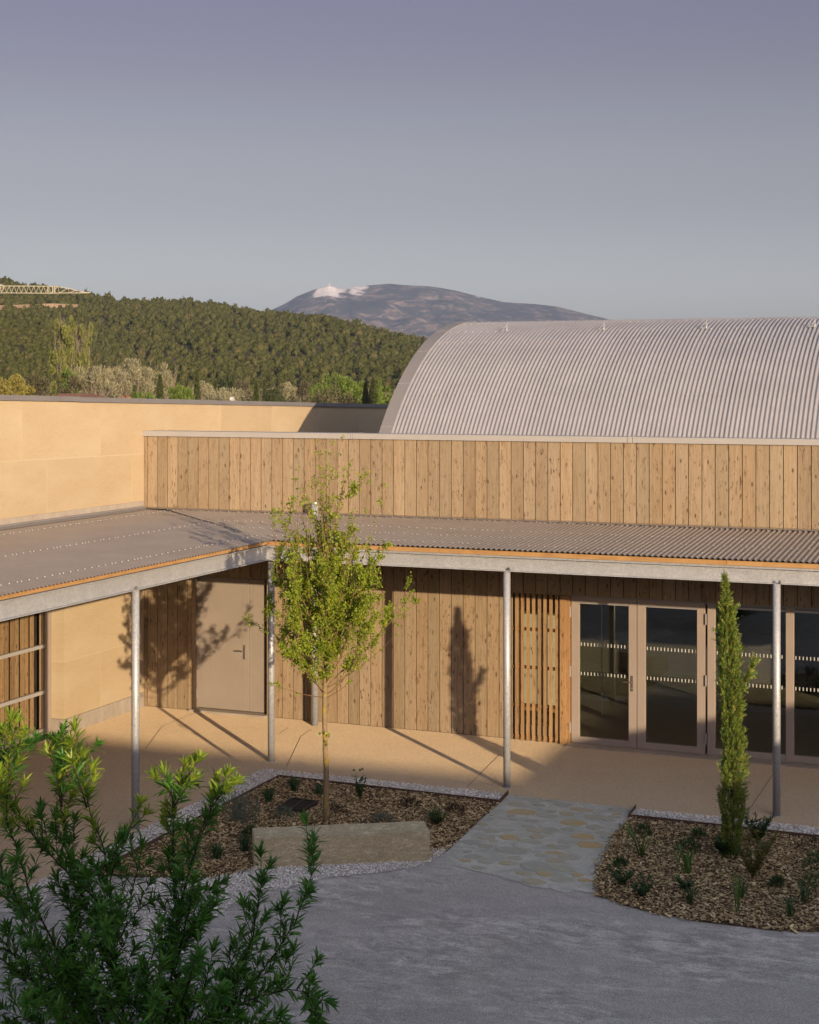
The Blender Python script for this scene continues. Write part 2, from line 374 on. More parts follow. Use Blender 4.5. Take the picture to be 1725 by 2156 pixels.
n = NT('weathered_steel'); c = n.ramp(n.noise(n.co(), 14, 5, .7), [(.3, (.06, .033, .022)), (.7, (.12, .07, .045))]); MAT['corten'] = n.done(c, .85, .1, .3)
n = NT('cast_iron'); c = n.ramp(n.noise(n.co(), 30, 4, .7), [(.3, (.02, .019, .018)), (.7, (.055, .05, .045))]); MAT['iron'] = n.done(c, .6, .4, .4)
n = NT('brushed_metal'); c = n.ramp(n.noise(n.co(), 40, 3), [(.3, (.20, .18, .165)), (.7, (.27, .25, .235))]); MAT['handle'] = n.done(c, .38, .8)
n = NT('hinge_metal'); c = n.ramp(n.noise(n.co(), 40, 3), [(.3, (.33, .315, .30)), (.7, (.39, .375, .36))]); MAT['hinge'] = n.done(c, .4, .5)
n = NT('dark_backing'); c = n.ramp(n.noise(n.co(), 6, 3), [(.3, (.02, .017, .014)), (.7, (.035, .03, .026))]); MAT['dark'] = n.done(c, .95, 0, .1)
n = NT('white_sticker'); c = n.ramp(n.noise(n.co(), 30, 3), [(.3, (.38, .38, .36)), (.7, (.44, .44, .42))]); MAT['sticker'] = n.done(c, .6)
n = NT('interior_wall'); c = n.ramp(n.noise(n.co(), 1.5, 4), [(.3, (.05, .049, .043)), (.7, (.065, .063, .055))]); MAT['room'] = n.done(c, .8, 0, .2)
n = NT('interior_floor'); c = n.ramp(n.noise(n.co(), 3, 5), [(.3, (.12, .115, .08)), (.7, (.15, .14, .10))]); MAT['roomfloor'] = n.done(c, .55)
n = NT('pale_cabinet'); c = n.ramp(n.noise(n.co(), 4, 4), [(.3, (.44, .45, .38)), (.7, (.49, .50, .42))]); MAT['cabinet'] = n.done(c, .5)

n = NT('window_glass'); gl = n.n('ShaderNodeBsdfGlossy'); gl.inputs['Roughness'].default_value = .01; gl.inputs['Color'].default_value = (.95, .97, .97, 1)
tr = n.n('ShaderNodeBsdfTransparent'); tr.inputs['Color'].default_value = (.94, .95, .92, 1)
fr = n.n('ShaderNodeLayerWeight'); fr.inputs['Blend'].default_value = .5
wob = n.noise(n.co(), 1.3, 2); bmp = n.n('ShaderNodeBump'); bmp.inputs['Strength'].default_value = .02; bmp.inputs['Distance'].default_value = .05
n.l(wob, bmp.inputs['Height']); n.l(bmp.outputs[0], gl.inputs['Normal'])
mx = n.n('ShaderNodeMixShader'); n.l(n.math('ADD', n.math('MULTIPLY', n.math('POWER', fr.outputs['Facing'], 4.0), .8), .085, True), mx.inputs[0]); n.l(tr.outputs[0], mx.inputs[1]); n.l(gl.outputs[0], mx.inputs[2]); n.l(mx.outputs[0], n.o.inputs[0])
MAT['glass'] = n.m

def leafmat(name, stops, trans=.45, rough=.5, tcol=1.5):
    n = NT(name); r = n.rnd(); c = n.ramp(r, stops)
    c = n.mix(n.ramp(n.noise(n.co(), 2.2, 3), [(.35, 0), (.7, .35)]), c, tuple(q * .75 for q in stops[0][1]))
    n.done(c, rough, 0, .35)
    tl = n.n('ShaderNodeBsdfTranslucent'); n.l(n.mix(1.0, c, (tcol, tcol * 1.05, tcol * .6), 'MULTIPLY'), tl.inputs[0])
    mx = n.n('ShaderNodeMixShader'); mx.inputs[0].default_value = trans * .6
    n.l(n.b.outputs[0], mx.inputs[1]); n.l(tl.outputs[0], mx.inputs[2]); n.l(mx.outputs[0], n.o.inputs[0])
    return n.m
MAT['maple'] = leafmat('maple_leaf', [(0, (0.131, 0.191, 0.012)), (.5, (0.207, 0.267, 0.018)), (.85, (0.273, 0.315, 0.025)), (1, (0.349, 0.335, 0.034))], .6)
MAT['almond'] = leafmat('narrow_leaf', [(0, (0.031, 0.102, 0.014)), (.6, (0.056, 0.163, 0.019)), (1, (0.095, 0.213, 0.023))], .4, .42)
MAT['almond_tip'] = leafmat('sunlit_young_leaf', [(0, (0.128, 0.207, 0.019)), (.6, (0.216, 0.306, 0.032)), (1, (0.336, 0.378, 0.048))], .6, .42)  # young leaf green, brightened to carry the sun on the shrub tips
MAT['cypress'] = leafmat('cypress_spray', [(0, (.040, .085, .010)), (.5, (.095, .155, .016)), (.84, (.19, .22, .028)), (1, (.32, .22, .06))], .15, .65)
MAT['bedplant'] = leafmat('bed_plant_leaf', [(0, (.022, .05, .014)), (1, (.05, .10, .03))], .3)
MAT['greyplant'] = leafmat('grey_leaf', [(0, (.075, .10, .075)), (1, (.14, .165, .12))], .25, .7)
MAT['brownplant'] = leafmat('dry_leaf', [(0, (.03, .022, .014)), (1, (.07, .048, .028))], .2, .8)
MAT['blade'] = leafmat('strap_leaf', [(0, (.04, .09, .015)), (1, (.075, .15, .028))], .35)
MAT['yellowing'] = leafmat('yellowing_leaf', [(0, (.045, .075, .02)), (.55, (.07, .095, .022)), (.8, (.19, .14, .02)), (1, (.30, .20, .02))], .35)
MAT['poplar'] = leafmat('poplar_leaf', [(0, (0.088, 0.111, 0.023)), (.6, (0.141, 0.155, 0.031)), (1, (0.208, 0.201, 0.045))], .35, .7)
MAT['willow'] = leafmat('silver_leaf', [(0, (0.167, 0.157, 0.088)), (.6, (0.255, 0.239, 0.141)), (1, (0.353, 0.333, 0.216))], .3, .8)
MAT['farcypress'] = leafmat('dark_conifer', [(0, (0.025, 0.035, 0.008)), (1, (0.059, 0.073, 0.015))], .2, .8)
MAT['fresh'] = leafmat('fresh_leaf', [(0, (0.068, 0.113, 0.018)), (.6, (0.113, 0.169, 0.027)), (1, (0.173, 0.209, 0.036))], .35, .7)
MAT['ochre'] = leafmat('ochre_leaf', [(0, (0.132, 0.117, 0.028)), (.6, (0.208, 0.180, 0.038)), (1, (0.302, 0.255, 0.057))], .35, .7)
MAT['scrub'] = leafmat('scrub_leaf', [(0, (0.048, 0.044, 0.023)), (.5, (0.089, 0.081, 0.040)), (1, (0.145, 0.132, 0.064))], .3, .8)

def barkmat(name, dark, light, spot=None):
    n = NT(name); v = n.co(); a = n.noise(n.map(v, (1, 1, .35)), 45, 5, .7); c = n.ramp(a, [(.3, dark), (.7, light)])
    if spot: c = n.mix(n.ramp(n.noise(v, 11, 5, .65), [(.5, 0), (.62, .9)]), c, spot)
    n.bump(a, .5, .01); return n.done(c, .85, 0, .2)
MAT['bark'] = barkmat('pale_bark', (0.140, 0.098, 0.056), (0.252, 0.189, 0.112), (0.294, 0.203, 0.025))
MAT['twig'] = barkmat('twig_bark', (0.154, 0.091, 0.049), (0.238, 0.154, 0.084))
MAT['darkbark'] = barkmat('dark_bark', (0.020, 0.013, 0.010), (0.049, 0.032, 0.024))
MAT['greybark'] = barkmat('grey_bark', (0.119, 0.098, 0.070), (0.224, 0.189, 0.140))

n = NT('pine_forest'); r = n.rnd(); v = n.pos(); tone = n.noise(v, .13, 3, .8)
c = n.ramp(n.math('ADD', n.math('MULTIPLY', r, .45), n.math('MULTIPLY', tone, .55)), [(.2, (0.038, 0.045, 0.011)), (.45, (0.054, 0.060, 0.016)), (.62, (0.070, 0.070, 0.022)), (.75, (0.084, 0.072, 0.032)), (.85, (0.107, 0.091, 0.048))])
a = n.noise(v, .9, 4, .7); c = n.mix(n.ramp(a, [(.38, .55), (.52, 0)]), c, (0.023, 0.026, 0.007))
MAT['forest'] = n.done(c, .95, 0, .05)
n = NT('hill_soil'); v = n.pos(); c = n.ramp(n.noise(v, .02, 6, .7), [(.35, (0.042, 0.038, 0.017)), (.65, (0.084, 0.070, 0.035))]); MAT['hill'] = n.done(c, .95, 0, .1)
n = NT('track_earth'); c = n.ramp(n.noise(n.pos(), .3, 4), [(.3, (0.252, 0.175, 0.105)), (.7, (0.322, 0.231, 0.147))]); MAT['track'] = n.done(c, .95, 0, .1)
n = NT('plain_grass'); v = n.pos(); c = n.ramp(n.noise(v, .05, 6, .7), [(.35, (0.049, 0.059, 0.021)), (.65, (0.098, 0.095, 0.038))]); MAT['plain'] = n.done(c, .95, 0, .1)
n = NT('tile_roof'); v = n.co(); c = n.ramp(n.noise(n.map(v, (6, 1, 1)), 1.6, 6, .75), [(.3, (0.154, 0.073, 0.045)), (.55, (0.238, 0.126, 0.081)), (.75, (0.294, 0.196, 0.140))]); MAT['tiles'] = n.done(c, .9, 0, .1)
n = NT('pale_render'); c = n.ramp(n.noise(n.co(), 2, 4), [(.3, (0.266, 0.196, 0.133)), (.7, (0.322, 0.245, 0.175))]); MAT['render'] = n.done(c, .9, 0, .2)
n = NT('crane_paint'); c = n.ramp(n.noise(n.co(), 6, 4), [(.3, (0.252, 0.231, 0.175)), (.7, (0.329, 0.308, 0.238))]); MAT['crane'] = n.done(c, .6)
n = NT('dish_white'); c = n.ramp(n.noise(n.co(), 8, 3), [(.3, (0.336, 0.329, 0.315)), (.7, (0.392, 0.385, 0.371))]); MAT['dish'] = n.done(c, .5)

n = NT('bare_mountain'); v = n.pos()
a = n.noise(n.map(v, (1, 1, 2.0)), .0042, 10, .70, .8); b_ = n.noise(n.map(v, (1, 1, 1.3)), .013, 8, .74, .5); s3 = n.noise(v, .012, 8, .75, .5)
c = n.ramp(a, [(.40, (.045, .052, .047)), (.49, (.060, .062, .052)), (.53, (.165, .128, .105)), (.64, (.265, .205, .165))])
c = n.mix(n.ramp(b_, [(.47, 0), (.54, .8)]), c, (.042, .048, .043)); c = n.mix(n.ramp(b_, [(.36, .7), (.42, 0)]), c, (.31, .24, .195))
at = n.n('ShaderNodeAttribute'); at.attribute_name = 'snow'
sn = n.ramp(n.math('ADD', at.outputs['Fac'], n.math('MULTIPLY', n.math('SUBTRACT', s3, .5), 2.0)), [(.42, 0), (.62, 1)])
c = n.mix(sn, c, (.70, .64, .60)); n.bump(b_, .5, 30); MAT['mountain'] = n.done(c, .95, 0, .1)
n = NT('foothill'); v = n.pos(); c = n.ramp(n.noise(n.map(v, (1, 1, 3)), .004, 8, .7, .3), [(.35, (.11, .10, .075)), (.6, (.19, .155, .125)), (.8, (.27, .22, .18))]); MAT['foothill'] = n.done(c, .95, 0, .1)
# ================================================================== THE SETTING: ground sheets
m = MB(); m.poly([(-9000, -400), (9000, -400), (9000, 9000), (-9000, 9000)], -.05)
kind(m.build('ground', MAT['plain']), 'structure')
m = MB(); m.poly([(-12, -34), (30, -34), (30, -3.1), (-12, -3.1)], -.003)
kind(m.build('court_ground', MAT['court']), 'structure')
m = MB()
m.poly([(-6, -3.2), (-6, .25), (16, .25), (16, -3.26), (9.53, -3.26), (7.73, -3.2), (3.98, -3.2)], -.1, 0)
m.poly([(-6, -30), (-6, -3.2), (3.98, -3.2), (3.98, -30)], -.1, 0)
kind(m.build('paving', MAT['paving']), 'structure')
# saw-cut joints in the paving
m = MB()
def groove(p, q, w=.007):
    p, q = Vector((*p, 0)), Vector((*q, 0)); d = (q - p).normalized(); s = Vector((-d.y, d.x, 0)) * w / 2
    m.add([(p - s)[:2] + (.003,), (q - s)[:2] + (.003,), (q + s)[:2] + (.003,), (p + s)[:2] + (.003,)], [(0, 1, 2, 3)])
groove((10.93, -3.25), (10.93, -.22)); groove(G(603, 1615), G(634, 1550)); groove(G(634, 1550), G(656, 1536))
groove(G(588, 1545), G(607, 1532)); groove(G(1054, 1587), G(984, 1657)); groove(G(306, 1577), G(341, 1530)); groove(G(341, 1530), G(415, 1499))
kind(m.build('paving_joints', MAT['dark']), 'structure')

# gravel strips and the stone path
GRAVEL = [
    [(3.98, -3.2), (7.73, -3.2), (7.77, -3.72), (4.45, -3.62), (4.43, -9.4), (3.98, -9.4)],
    [(9.53, -3.27), (15.5, -3.27), (15.5, -3.84), (9.55, -3.75)],
    [G(560, 1750 + 70), G(682, 1818), G(800, 1812), G(905, 1790), G(925, 1787), G(958, 1778), G(930, 1800), G(893, 1824), G(785, 1840), G(682, 1850), G(597, 1873), G(520, 1880), G(420, 1960), G(330, 2100), G(180, 2150), G(150, 1960), G(300, 1850), G(440, 1850)],
]
m = MB()
for k, g in enumerate(GRAVEL): m.poly(g, .001 + .001 * k)
kind(m.build('gravel_base', MAT['gravel_base']), 'structure')
PATH = [(7.73, -3.23), (9.53, -3.26), (9.55, -3.76), (9.55, -4.5), (9.62, -5.3), (9.73, -6.1), (9.9, -6.74), (9.55, -6.86), (9.15, -6.80), (8.75, -6.62), (8.35, -6.52), (7.95, -6.38), (7.87, -5.94), (7.80, -4.6), (7.775, -3.74)]
def ragged(poly, step, amp, keep):
    out = []
    for i in range(len(poly)):
        a, b = Vector(poly[i]), Vector(poly[(i + 1) % len(poly)]); k = max(1, int((b - a).length / step))
        for q in range(k):
            p = lerp(a, b, q / k)
            if not keep(p): p = p + Vector((mnoise.noise((p.x * 9, p.y * 9, 1)), mnoise.noise((p.x * 9, p.y * 9, 7)))) * amp
            out.append((p.x, p.y))
    return out
PATH_R = ragged(PATH, .05, .09, lambda p: p.y > -6.1)
m = MB(); m.poly(PATH_R, .003)
path = kind(m.build('path', MAT['path']), 'structure')

def inside(p, poly):
    x, y = p; r = False; j = len(poly) - 1
    for i in range(len(poly)):
        xi, yi = poly[i]; xj, yj = poly[j]
        if (yi > y) != (yj > y) and x < (xj - xi) * (y - yi) / (yj - yi) + xi: r = not r
        j = i
    return r

rng = np.random.default_rng(7); R = random.Random(11)
# flat stones set in the path: irregular outlines, barely proud of the mortar
m = MB(); placed = []
pp = lambda zx, zy: G((1380 + zx / 2.537) * .6738, (2420 + zy / 2.537) * .6738)
named = [(605, 185, 1.0), (600, 240, 1.1), (905, 222, 1.1), (1110, 280, 1.1), (1020, 305, .9), (435, 340, 1.1), (760, 447, .9), (1125, 495, 1.1), (740, 205, .8), (1230, 340, 1.0), (1420, 285, 1.1), (1340, 415, 1.3), (990, 540, .8),
         (550, 605, 1.2), (900, 625, .9), (350, 690, .8), (320, 735, 1.3), (750, 735, 1.3), (965, 750, 1.1), (400, 800, 1.0), (740, 855, .9), (820, 790, .9), (700, 590, .8), (540, 505, .9), (1050, 385, 1.3), (640, 300, 1.2), (1180, 560, 1.3), (230, 540, 1.1), (440, 470, .8), (1020, 660, .9), (960, 580, .8), (1080, 780, .9), (950, 835, 1.0), (350, 570, .8), (830, 330, .9), (1270, 480, .9), (520, 660, .9), (620, 700, .8), (880, 440, .8), (1000, 440, .8)]
cand = [(pp(a, b), s) for a, b, s in named] + [((R.uniform(7.7, 9.8), R.uniform(-6.7, -3.3)), R.uniform(.45, .9)) for _ in range(190)]
for (x, y), s in cand:
    rx, ry = .15 * s * R.uniform(.85, 1.25), .12 * s * R.uniform(.8, 1.2)
    if not inside((x, y), PATH) or any((x - a) ** 2 + (y - b) ** 2 < (max(rx, ry) + c_) ** 2 * .62 for a, b, c_ in placed): continue
    k = R.randint(7, 10); a0 = R.uniform(0, 6.3); pts = []
    for i in range(k):
        a = a0 + 2 * math.pi * i / k; rr = R.uniform(.78, 1.12)
        pts.append((x + rx * rr * math.cos(a), y + ry * rr * math.sin(a)))
    if not all(inside(q, PATH) for q in pts): continue
    placed.append((x, y, max(rx, ry)))
    h = R.uniform(.008, .013)
    top = [(lerp(x, q[0], .88), lerp(y, q[1], .88), h) for q in pts]
    m.add([(q[0], q[1], .004) for q in pts] + top, [tuple(range(k, 2 * k))] + [(i, (i + 1) % k, (i + 1) % k + k, i + k) for i in range(k)])
o = m.build('set_stones', MAT['path_stone'], path); o['label'] = 'irregular buff and grey stones bedded in the path'

# ================================================================== STONE WALL (plane x = 0)
def ztop(y): return 5.372 - .0195 * y
def sh(y, z): return z - max(0, (z - 3.3)) / 2.0 * .0195 * y
wall = thing('stone_wall', 'golden limestone block wall with grey metal coping behind the left canopy', 'wall', (0, 0, 0))
m = MB(); mo = MB()
J = .012
courses = [(.247, 1.17, [-2.43, -1.378, .6]), (1.17, 2.25, [-2.43, -.408, .6]), (2.25, 3.33, [-2.43, -1.378, .6]),
           (3.33, 4.412, [-14, -9.6, -7.4, -5.0, -2.9, -.408, 1.75, 3.9, 6.0, 8.2, 10.4, 11.6]), (4.412, 5.292, [-14, -10, -7.9, -5.7, -3.549, -1.378, .7, 2.764, 4.9, 7.1, 9.3, 11.6])]
for z0, z1, js in courses:
    for y0, y1 in zip(js[:-1], js[1:]):
        a, b = y0 + J / 2, y1 - J / 2
        if y0 == -2.43: a = y0
        P = []
        for z in (z0 + J / 2, z1 - (J / 2 if z1 < 5.2 else 0)):
            P += [(0, a, sh(a, z)), (0, b, sh(b, z)), (-.257, b, sh(b, z)), (-.257, a, sh(a, z))]
        m.add(P, [(0, 1, 2, 3), (7, 6, 5, 4), (1, 0, 4, 5), (2, 1, 5, 6), (3, 2, 6, 7), (0, 3, 7, 4)])
for y0, y1, z0, z1 in ((-2.425, .6, .25, 3.335), (-14, 11.6, 3.335, 5.28)):   # the mortar behind the joints
    P = []
    for z in (z0, z1): P += [(-.004, y0, sh(y0, z)), (-.004, y1, sh(y1, z)), (-.253, y1, sh(y1, z)), (-.253, y0, sh(y0, z))]
    mo.add(P, [(0, 1, 2, 3), (7, 6, 5, 4), (1, 0, 4, 5), (2, 1, 5, 6), (3, 2, 6, 7), (0, 3, 7, 4)])
m.build('block_face', MAT['stone'], wall); mo.build('mortar', MAT['mortar'], wall)
m = MB(); m.box(-.257, .003, -2.433, .6, -.1, .245); m.build('plinth', MAT['concrete'], wall)
m = MB()
for y0, y1, dz in ((-14, -2.02, .012), (-2.02, 2.4, .004), (2.4, 6.6, 0), (6.6, 11.6, -.004)):
    P = []
    for zo in (-.083, 0):
        for x in (.035, -.40):
            for y in (y0, y1): P.append((x, y, ztop(y) + zo + dz))
    m.add(P, [(0, 2, 3, 1), (4, 5, 7, 6), (0, 1, 5, 4), (2, 6, 7, 3), (0, 4, 6, 2), (1, 3, 7, 5)])
m.build('coping', MAT['zinc'], wall)
m = MB(); m.box(.002, .022, -14, -.06, 3.505, 3.592); m.build('upstand', MAT['concrete'], wall)
m = MB(); m.box(.002, .05, -14, -.06, 3.40, 3.502); m.add([(.045, -14, 3.485), (.22, -14, 3.462), (.22, -.3, 3.462), (.045, -.06, 3.485)], [(0, 1, 2, 3)]); m.build('flashing', MAT['trim'], wall)
# opening with a glazed timber-slatted shutter
m = MB()
Y1, YO = -2.44, -8.2
m.box(-.30, -.235, Y1 - .17, Y1, .04, 3.0); m.box(-.30, -.235, YO, YO + .17, .04, 3.0)
m.box(-.30, -.235, YO + .17, Y1 - .17, .03, .13); m.box(-.30, -.235, YO + .17, Y1 - .17, 2.85, 3.0); m.box(-.298, -.237, -5.45, -5.3, .13, 2.85)
door = m.build('shutter_frame', MAT['frame'], wall)
for z in (.71, 1.445, 2.17): m = MB(); m.box(-.285, -.228, YO + .17, Y1 - .17, z - .028, z + .028); m.build('transom', MAT['coping'], door)
m = MB(); y = YO + .18; k = 0
while y < Y1 - .19:
    w = .088
    if not (-2.84 < y + w / 2 < -2.70): m.box(-.322 - .010 * (k % 2), -.305 - .010 * (k % 2), y, min(y + w, Y1 - .175), .10, 2.9)
    y += .128; k += 1
m.build('slats', MAT['shutter'], door)
m = MB(); m.box(-.55, -.46, YO, Y1, 0, 3.1); m.build('backing', MAT['dark'], door)
m = MB(); m.box(-.35, -.257, -14, YO, 0, 3.34); m.box(-.257, .002, -14, YO, 0, 3.34); m.build('pier', MAT['stone'], wall)
m = MB(); m.box(-6, -.30, -14, 11.6, 4.9, 5.05); m.box(-6, -5.75, -14, 11.6, 0, 4.9); m.box(-6, -.3, 11.3, 11.6, 0, 4.9); m.box(-6, -.3, -14, -13.7, 0, 4.9)
m.build('flat_roof', MAT['zinc'], wall)
dg = MB()
for i in range(28): dg.box(-.235 + 0, -.09, -5.6 + i * .11, -5.6 + i * .11 + .07, .004, .012)
dg.box(-.245, -.235, -5.62, -2.46, .002, .016); dg.box(-.09, -.08, -5.62, -2.46, .002, .016); dg.box(-.24, -.085, -5.62, -2.46, .001, .003)
tag(dg.build('drain_channel', MAT['iron']), 'black slotted drain channel at the foot of the slatted shutter', 'drain')

# ================================================================== TIMBER BUILDING (plane y = 0)
bld = thing('timber_building', 'low building clad in vertical timber boards with glazed doors', 'building', (0, 0, 0))
XE = 16.0
OP = [(.93, 2.405, 2.335), (6.755, XE, 2.325)]
m = MB(); pitch = .2019; i = 0; x = .006
R = random.Random(3)
def solid(a, b, z):                                  # pieces of [a, b] that are wall at height z
    seg = [(a, b)]
    for o0, o1, oz in OP:
        if z < oz:
            out = []
            for s0, s1 in seg:
                if s1 <= o0 or s0 >= o1: out.append((s0, s1)); continue
                if s0 < o0: out.append((s0, o0))
                if s1 > o1: out.append((o1, s1))
            seg = out
    return [q for q in seg if q[1] - q[0] > .012]
x = -.13
while x < XE:
    a, b = max(x, .006) + .0062, min(x + pitch, XE) - .0062
    d = R.uniform(-.003, .003)
    full = solid(a, b, 1) == [(a, b)]
    split = 3.487
    y0, y1 = -.024 + d, 0.004
    m.box(a, b, y0, y1, split + .003, 4.74)
    if full: m.box(a, b, y0, y1, .012, split)
    else:
        head = next(o[2] for o in OP if b > o[0] and a < o[1])
        m.box(a, b, y0, y1, head + .001, split)
        for s0, s1 in solid(a, b, 1): m.box(s0, s1, y0, y1, .012, head)
    x += pitch
m.build('cladding', MAT['cladding'], bld)
m = MB()                                             # the wall behind the boards
m.box(0.003, .93, .006, .25, 0, 4.76); m.box(2.405, 6.755, .006, .25, 0, 4.76); m.box(.93, 2.405, .006, .25, 2.337, 4.76); m.box(6.755, XE, .006, .25, 2.33, 4.76)
m.build('backing_wall', MAT['dark'], bld)
m = MB()
for a, b in ((-.0, 3.96), (3.966, 4.0), (4.004, 8.62), (8.626, 8.70), (8.706, XE)):
    e = .004 if b - a < .2 else 0
    m.box(a + .001, b, -.062 - e, .34 + e, 4.722, 4.812 + e)
m.build('coping', MAT['coping'], bld)
m = MB(); m.box(.1, XE, .34, 1.2, 4.40, 4.50); m.box(.1, 3.7, 1.2, 11.4, 4.40, 4.50); m.build('flat_roof', MAT['zinc'], bld)
m = MB(); m.box(.06, XE, -.075, -.026, 3.44, 3.482); m.add([(.06, -.07, 3.484), (XE, -.07, 3.484), (XE, -.19, 3.474), (.06, -.19, 3.474)], [(3, 2, 1, 0)]); m.build('flashing', MAT['roof'], bld)
# solid door with its fixed side leaf
m = MB(); m.box(.93, .985, -.020, .16, 0.03, 2.335); m.box(2.315, 2.405, .105, .16, 0.03, 2.335)
m.box(.985, 2.315, .10, .16, 2.305, 2.335)
df = m.build('door', MAT['cladding'], bld)
m = MB(); m.box(.99, 2.002, .085, .13, .045, 2.303, .004); 
m.box(1.06, 1.93, .082, .086, 2.23, 2.2335); m.box(1.06, 1.93, .082, .086, .19, .1935); m.box(1.10, 1.1035, .082, .086, .1935, 2.23); m.box(1.89, 1.8935, .082, .086, .1935, 2.23)
lf = m.build('leaf', MAT['doorleaf'], df)
m = MB(); m.box(2.008, 2.313, .085, .13, .045, 2.303, .004); m.box(2.09, 2.0935, .082, .086, .1, 2.25); m.build('side_leaf', MAT['doorleaf'], df)
m = MB(); m.box(1.905, 1.945, .070, .084, .93, 1.17, .004); m.tube([(1.925, .075, 1.075), (1.925, .03, 1.075), (1.905, .022, 1.075), (1.78, .022, 1.075)], .011, 8); m.tube([(1.925, .06, .98), (1.925, .072, .98)], .012, 8); m.build('handle', MAT['handle'], df)
for z in (.2, 1.12, 2.12): m = MB(); m.tube([(.988, .070, z), (.988, .070, z + .16)], .013, 8); m.build('hinge', MAT['hinge'], df)
m = MB(); m.box(.93, 2.405, -.10, .13, -.03, .032, .006); m.build('threshold', MAT['concrete'], bld)
# slatted screen with its corner post
ms = MB()
for i, cx_ in enumerate((6.837, 6.929, 7.021, 7.112, 7.207, 7.298, 7.394, 7.490)): ms.box(cx_ - .0235, cx_ + .0235, -.050, -.022, -.0 + .012 * (i % 2), 2.325)
scr = ms.build('slat_screen', MAT['slat'], bld)
m = MB(); m.box(7.552, 7.64, -.082, .10, 0.004, 2.32); m.box(7.641, 7.688, -.03, .10, .004, 2.32); m.build('corner_post', MAT['slat'], scr)
for z in (.06, .553, 1.154, 1.755, 2.29): m = MB(); m.box(6.76, 7.55, -.021, .024, z - .024, z + .024); m.build('rail', MAT['brace'], scr)
# window behind the screen
m = MB(); m.box(6.76, 6.83, .06, .12, .03, 2.32); m.box(7.48, 7.55, .06, .12, .03, 2.32); m.box(6.83, 7.48, .06, .12, .03, .22); m.box(6.83, 7.48, .06, .12, 2.26, 2.32)
wf = m.build('window', MAT['frame'], bld); m = MB(); m.box(6.83, 7.48, .085, .097, .22, 2.26); m.build('pane', MAT['glass'], wf)

def stripes(mb, x0, x1, y):
    for zc, h in ((1.559, .052), (1.102, .050)):
        x = x0 + .028
        while x < x1 - .02:
            mb.box(x - .0075, x + .0075, y - .002, y, zc - h / 2, zc + h / 2); x += .0535
def glazed(x0, x1, hinge_left, handle):
    fy0, fy1 = .045, .115
    st = .125; gx0, gx1 = x0 + st, x1 - st
    m = MB(); m.box(x0, gx0, fy0, fy1, .015, 2.30, .003); m.box(gx1, x1, fy0, fy1, .015, 2.30, .003); m.box(gx0, gx1, fy0 + .001, fy1, .015, .115); m.box(gx0, gx1, fy0 + .001, fy1, 2.215, 2.30)
    for q in (.25, .5, .75, .02, .98): m.tube([(lerp(gx0, gx1, q), fy0 - .002, .068), (lerp(gx0, gx1, q), fy0 + .002, .068)], .006, 6)
    d = m.build('glazed_door', MAT['frame'], bld)
    m = MB(); m.box(gx0, gx1, fy0 + .03, fy0 + .042, .115, 2.215); m.build('pane', MAT['glass'], d)
    m = MB(); stripes(m, gx0, gx1, fy0 + .0285); m.build('safety_marks', MAT['sticker'], d)
    m = MB(); m.box(gx0, gx1, fy0 + .008, fy0 + .026, 2.195, 2.2145); m.build('glazing_bead', MAT['hinge'], d)
    hx = x0 - .012 if hinge_left else x1 + .012
    for z in (.17, 1.05, 1.98): m = MB(); m.tube([(hx, fy0 - .02, z), (hx, fy0 - .02, z + .165)], .014, 8); m.build('hinge', MAT['hinge'], d)
    if handle:
        hx = x1 - .07
        m = MB(); m.box(hx - .017, hx + .017, fy0 - .014, fy0 - .001, .885, 1.125, .003); m.tube([(hx, fy0 - .01, 1.03), (hx, fy0 - .055, 1.03), (hx - .02, fy0 - .06, 1.03), (hx - .135, fy0 - .06, 1.03)], .010, 8); m.build('handle', MAT['handle'], d)
        m = MB(); m.tube([(hx, fy0 - .016, .935), (hx, fy0 - .013, .935)], .011, 8); m.tube([(hx - .1, fy0 + .13, 1.05), (hx - .02, fy0 + .13, 1.05)], .008, 6); m.build('lock', MAT['hinge'], d)
glazed(7.702, 8.742, True, True); glazed(8.752, 9.80, False, False)
def fixed(x0, x1, rail=True):
    gx0, gx1 = x0 + .115, x1
    m = MB(); m.box(x0, gx0, .035, .125, .015, 2.30, .003); m.box(gx0, gx1, .047, .115, .015, .115)
    for q in (.1, .5, .9): m.tube([(lerp(gx0, gx1, q), .045, .068), (lerp(gx0, gx1, q), .049, .068)], .006, 6)
    w = m.build('window', MAT['frame'], bld)
    m = MB(); m.box(gx0, gx1, .075, .087, .115, 2.262); m.build('pane', MAT['glass'], w)
    m = MB(); stripes(m, gx0, gx1, .0735); m.build('safety_marks', MAT['sticker'], w)
    m = MB(); m.box(gx0, gx1, .047, .072, 2.235, 2.262); m.build('glazing_bead', MAT['hinge'], w)
    m = MB(); m.box(gx0, gx1, .05, .115, 2.262, 2.30); m.build('head', MAT['zinc'], w)
fixed(9.835, 11.0); fixed(11.0, 13.2); fixed(13.2, 15.6)
m = MB(); m.box(7.69, 15.6, .02, .2, 2.302, 2.329); m.build('lintel', MAT['trim'], bld)
m = MB(); m.box(7.66, XE, -.21, .2, -.03, .012, .004); m.build('sill', MAT['concrete'], bld)
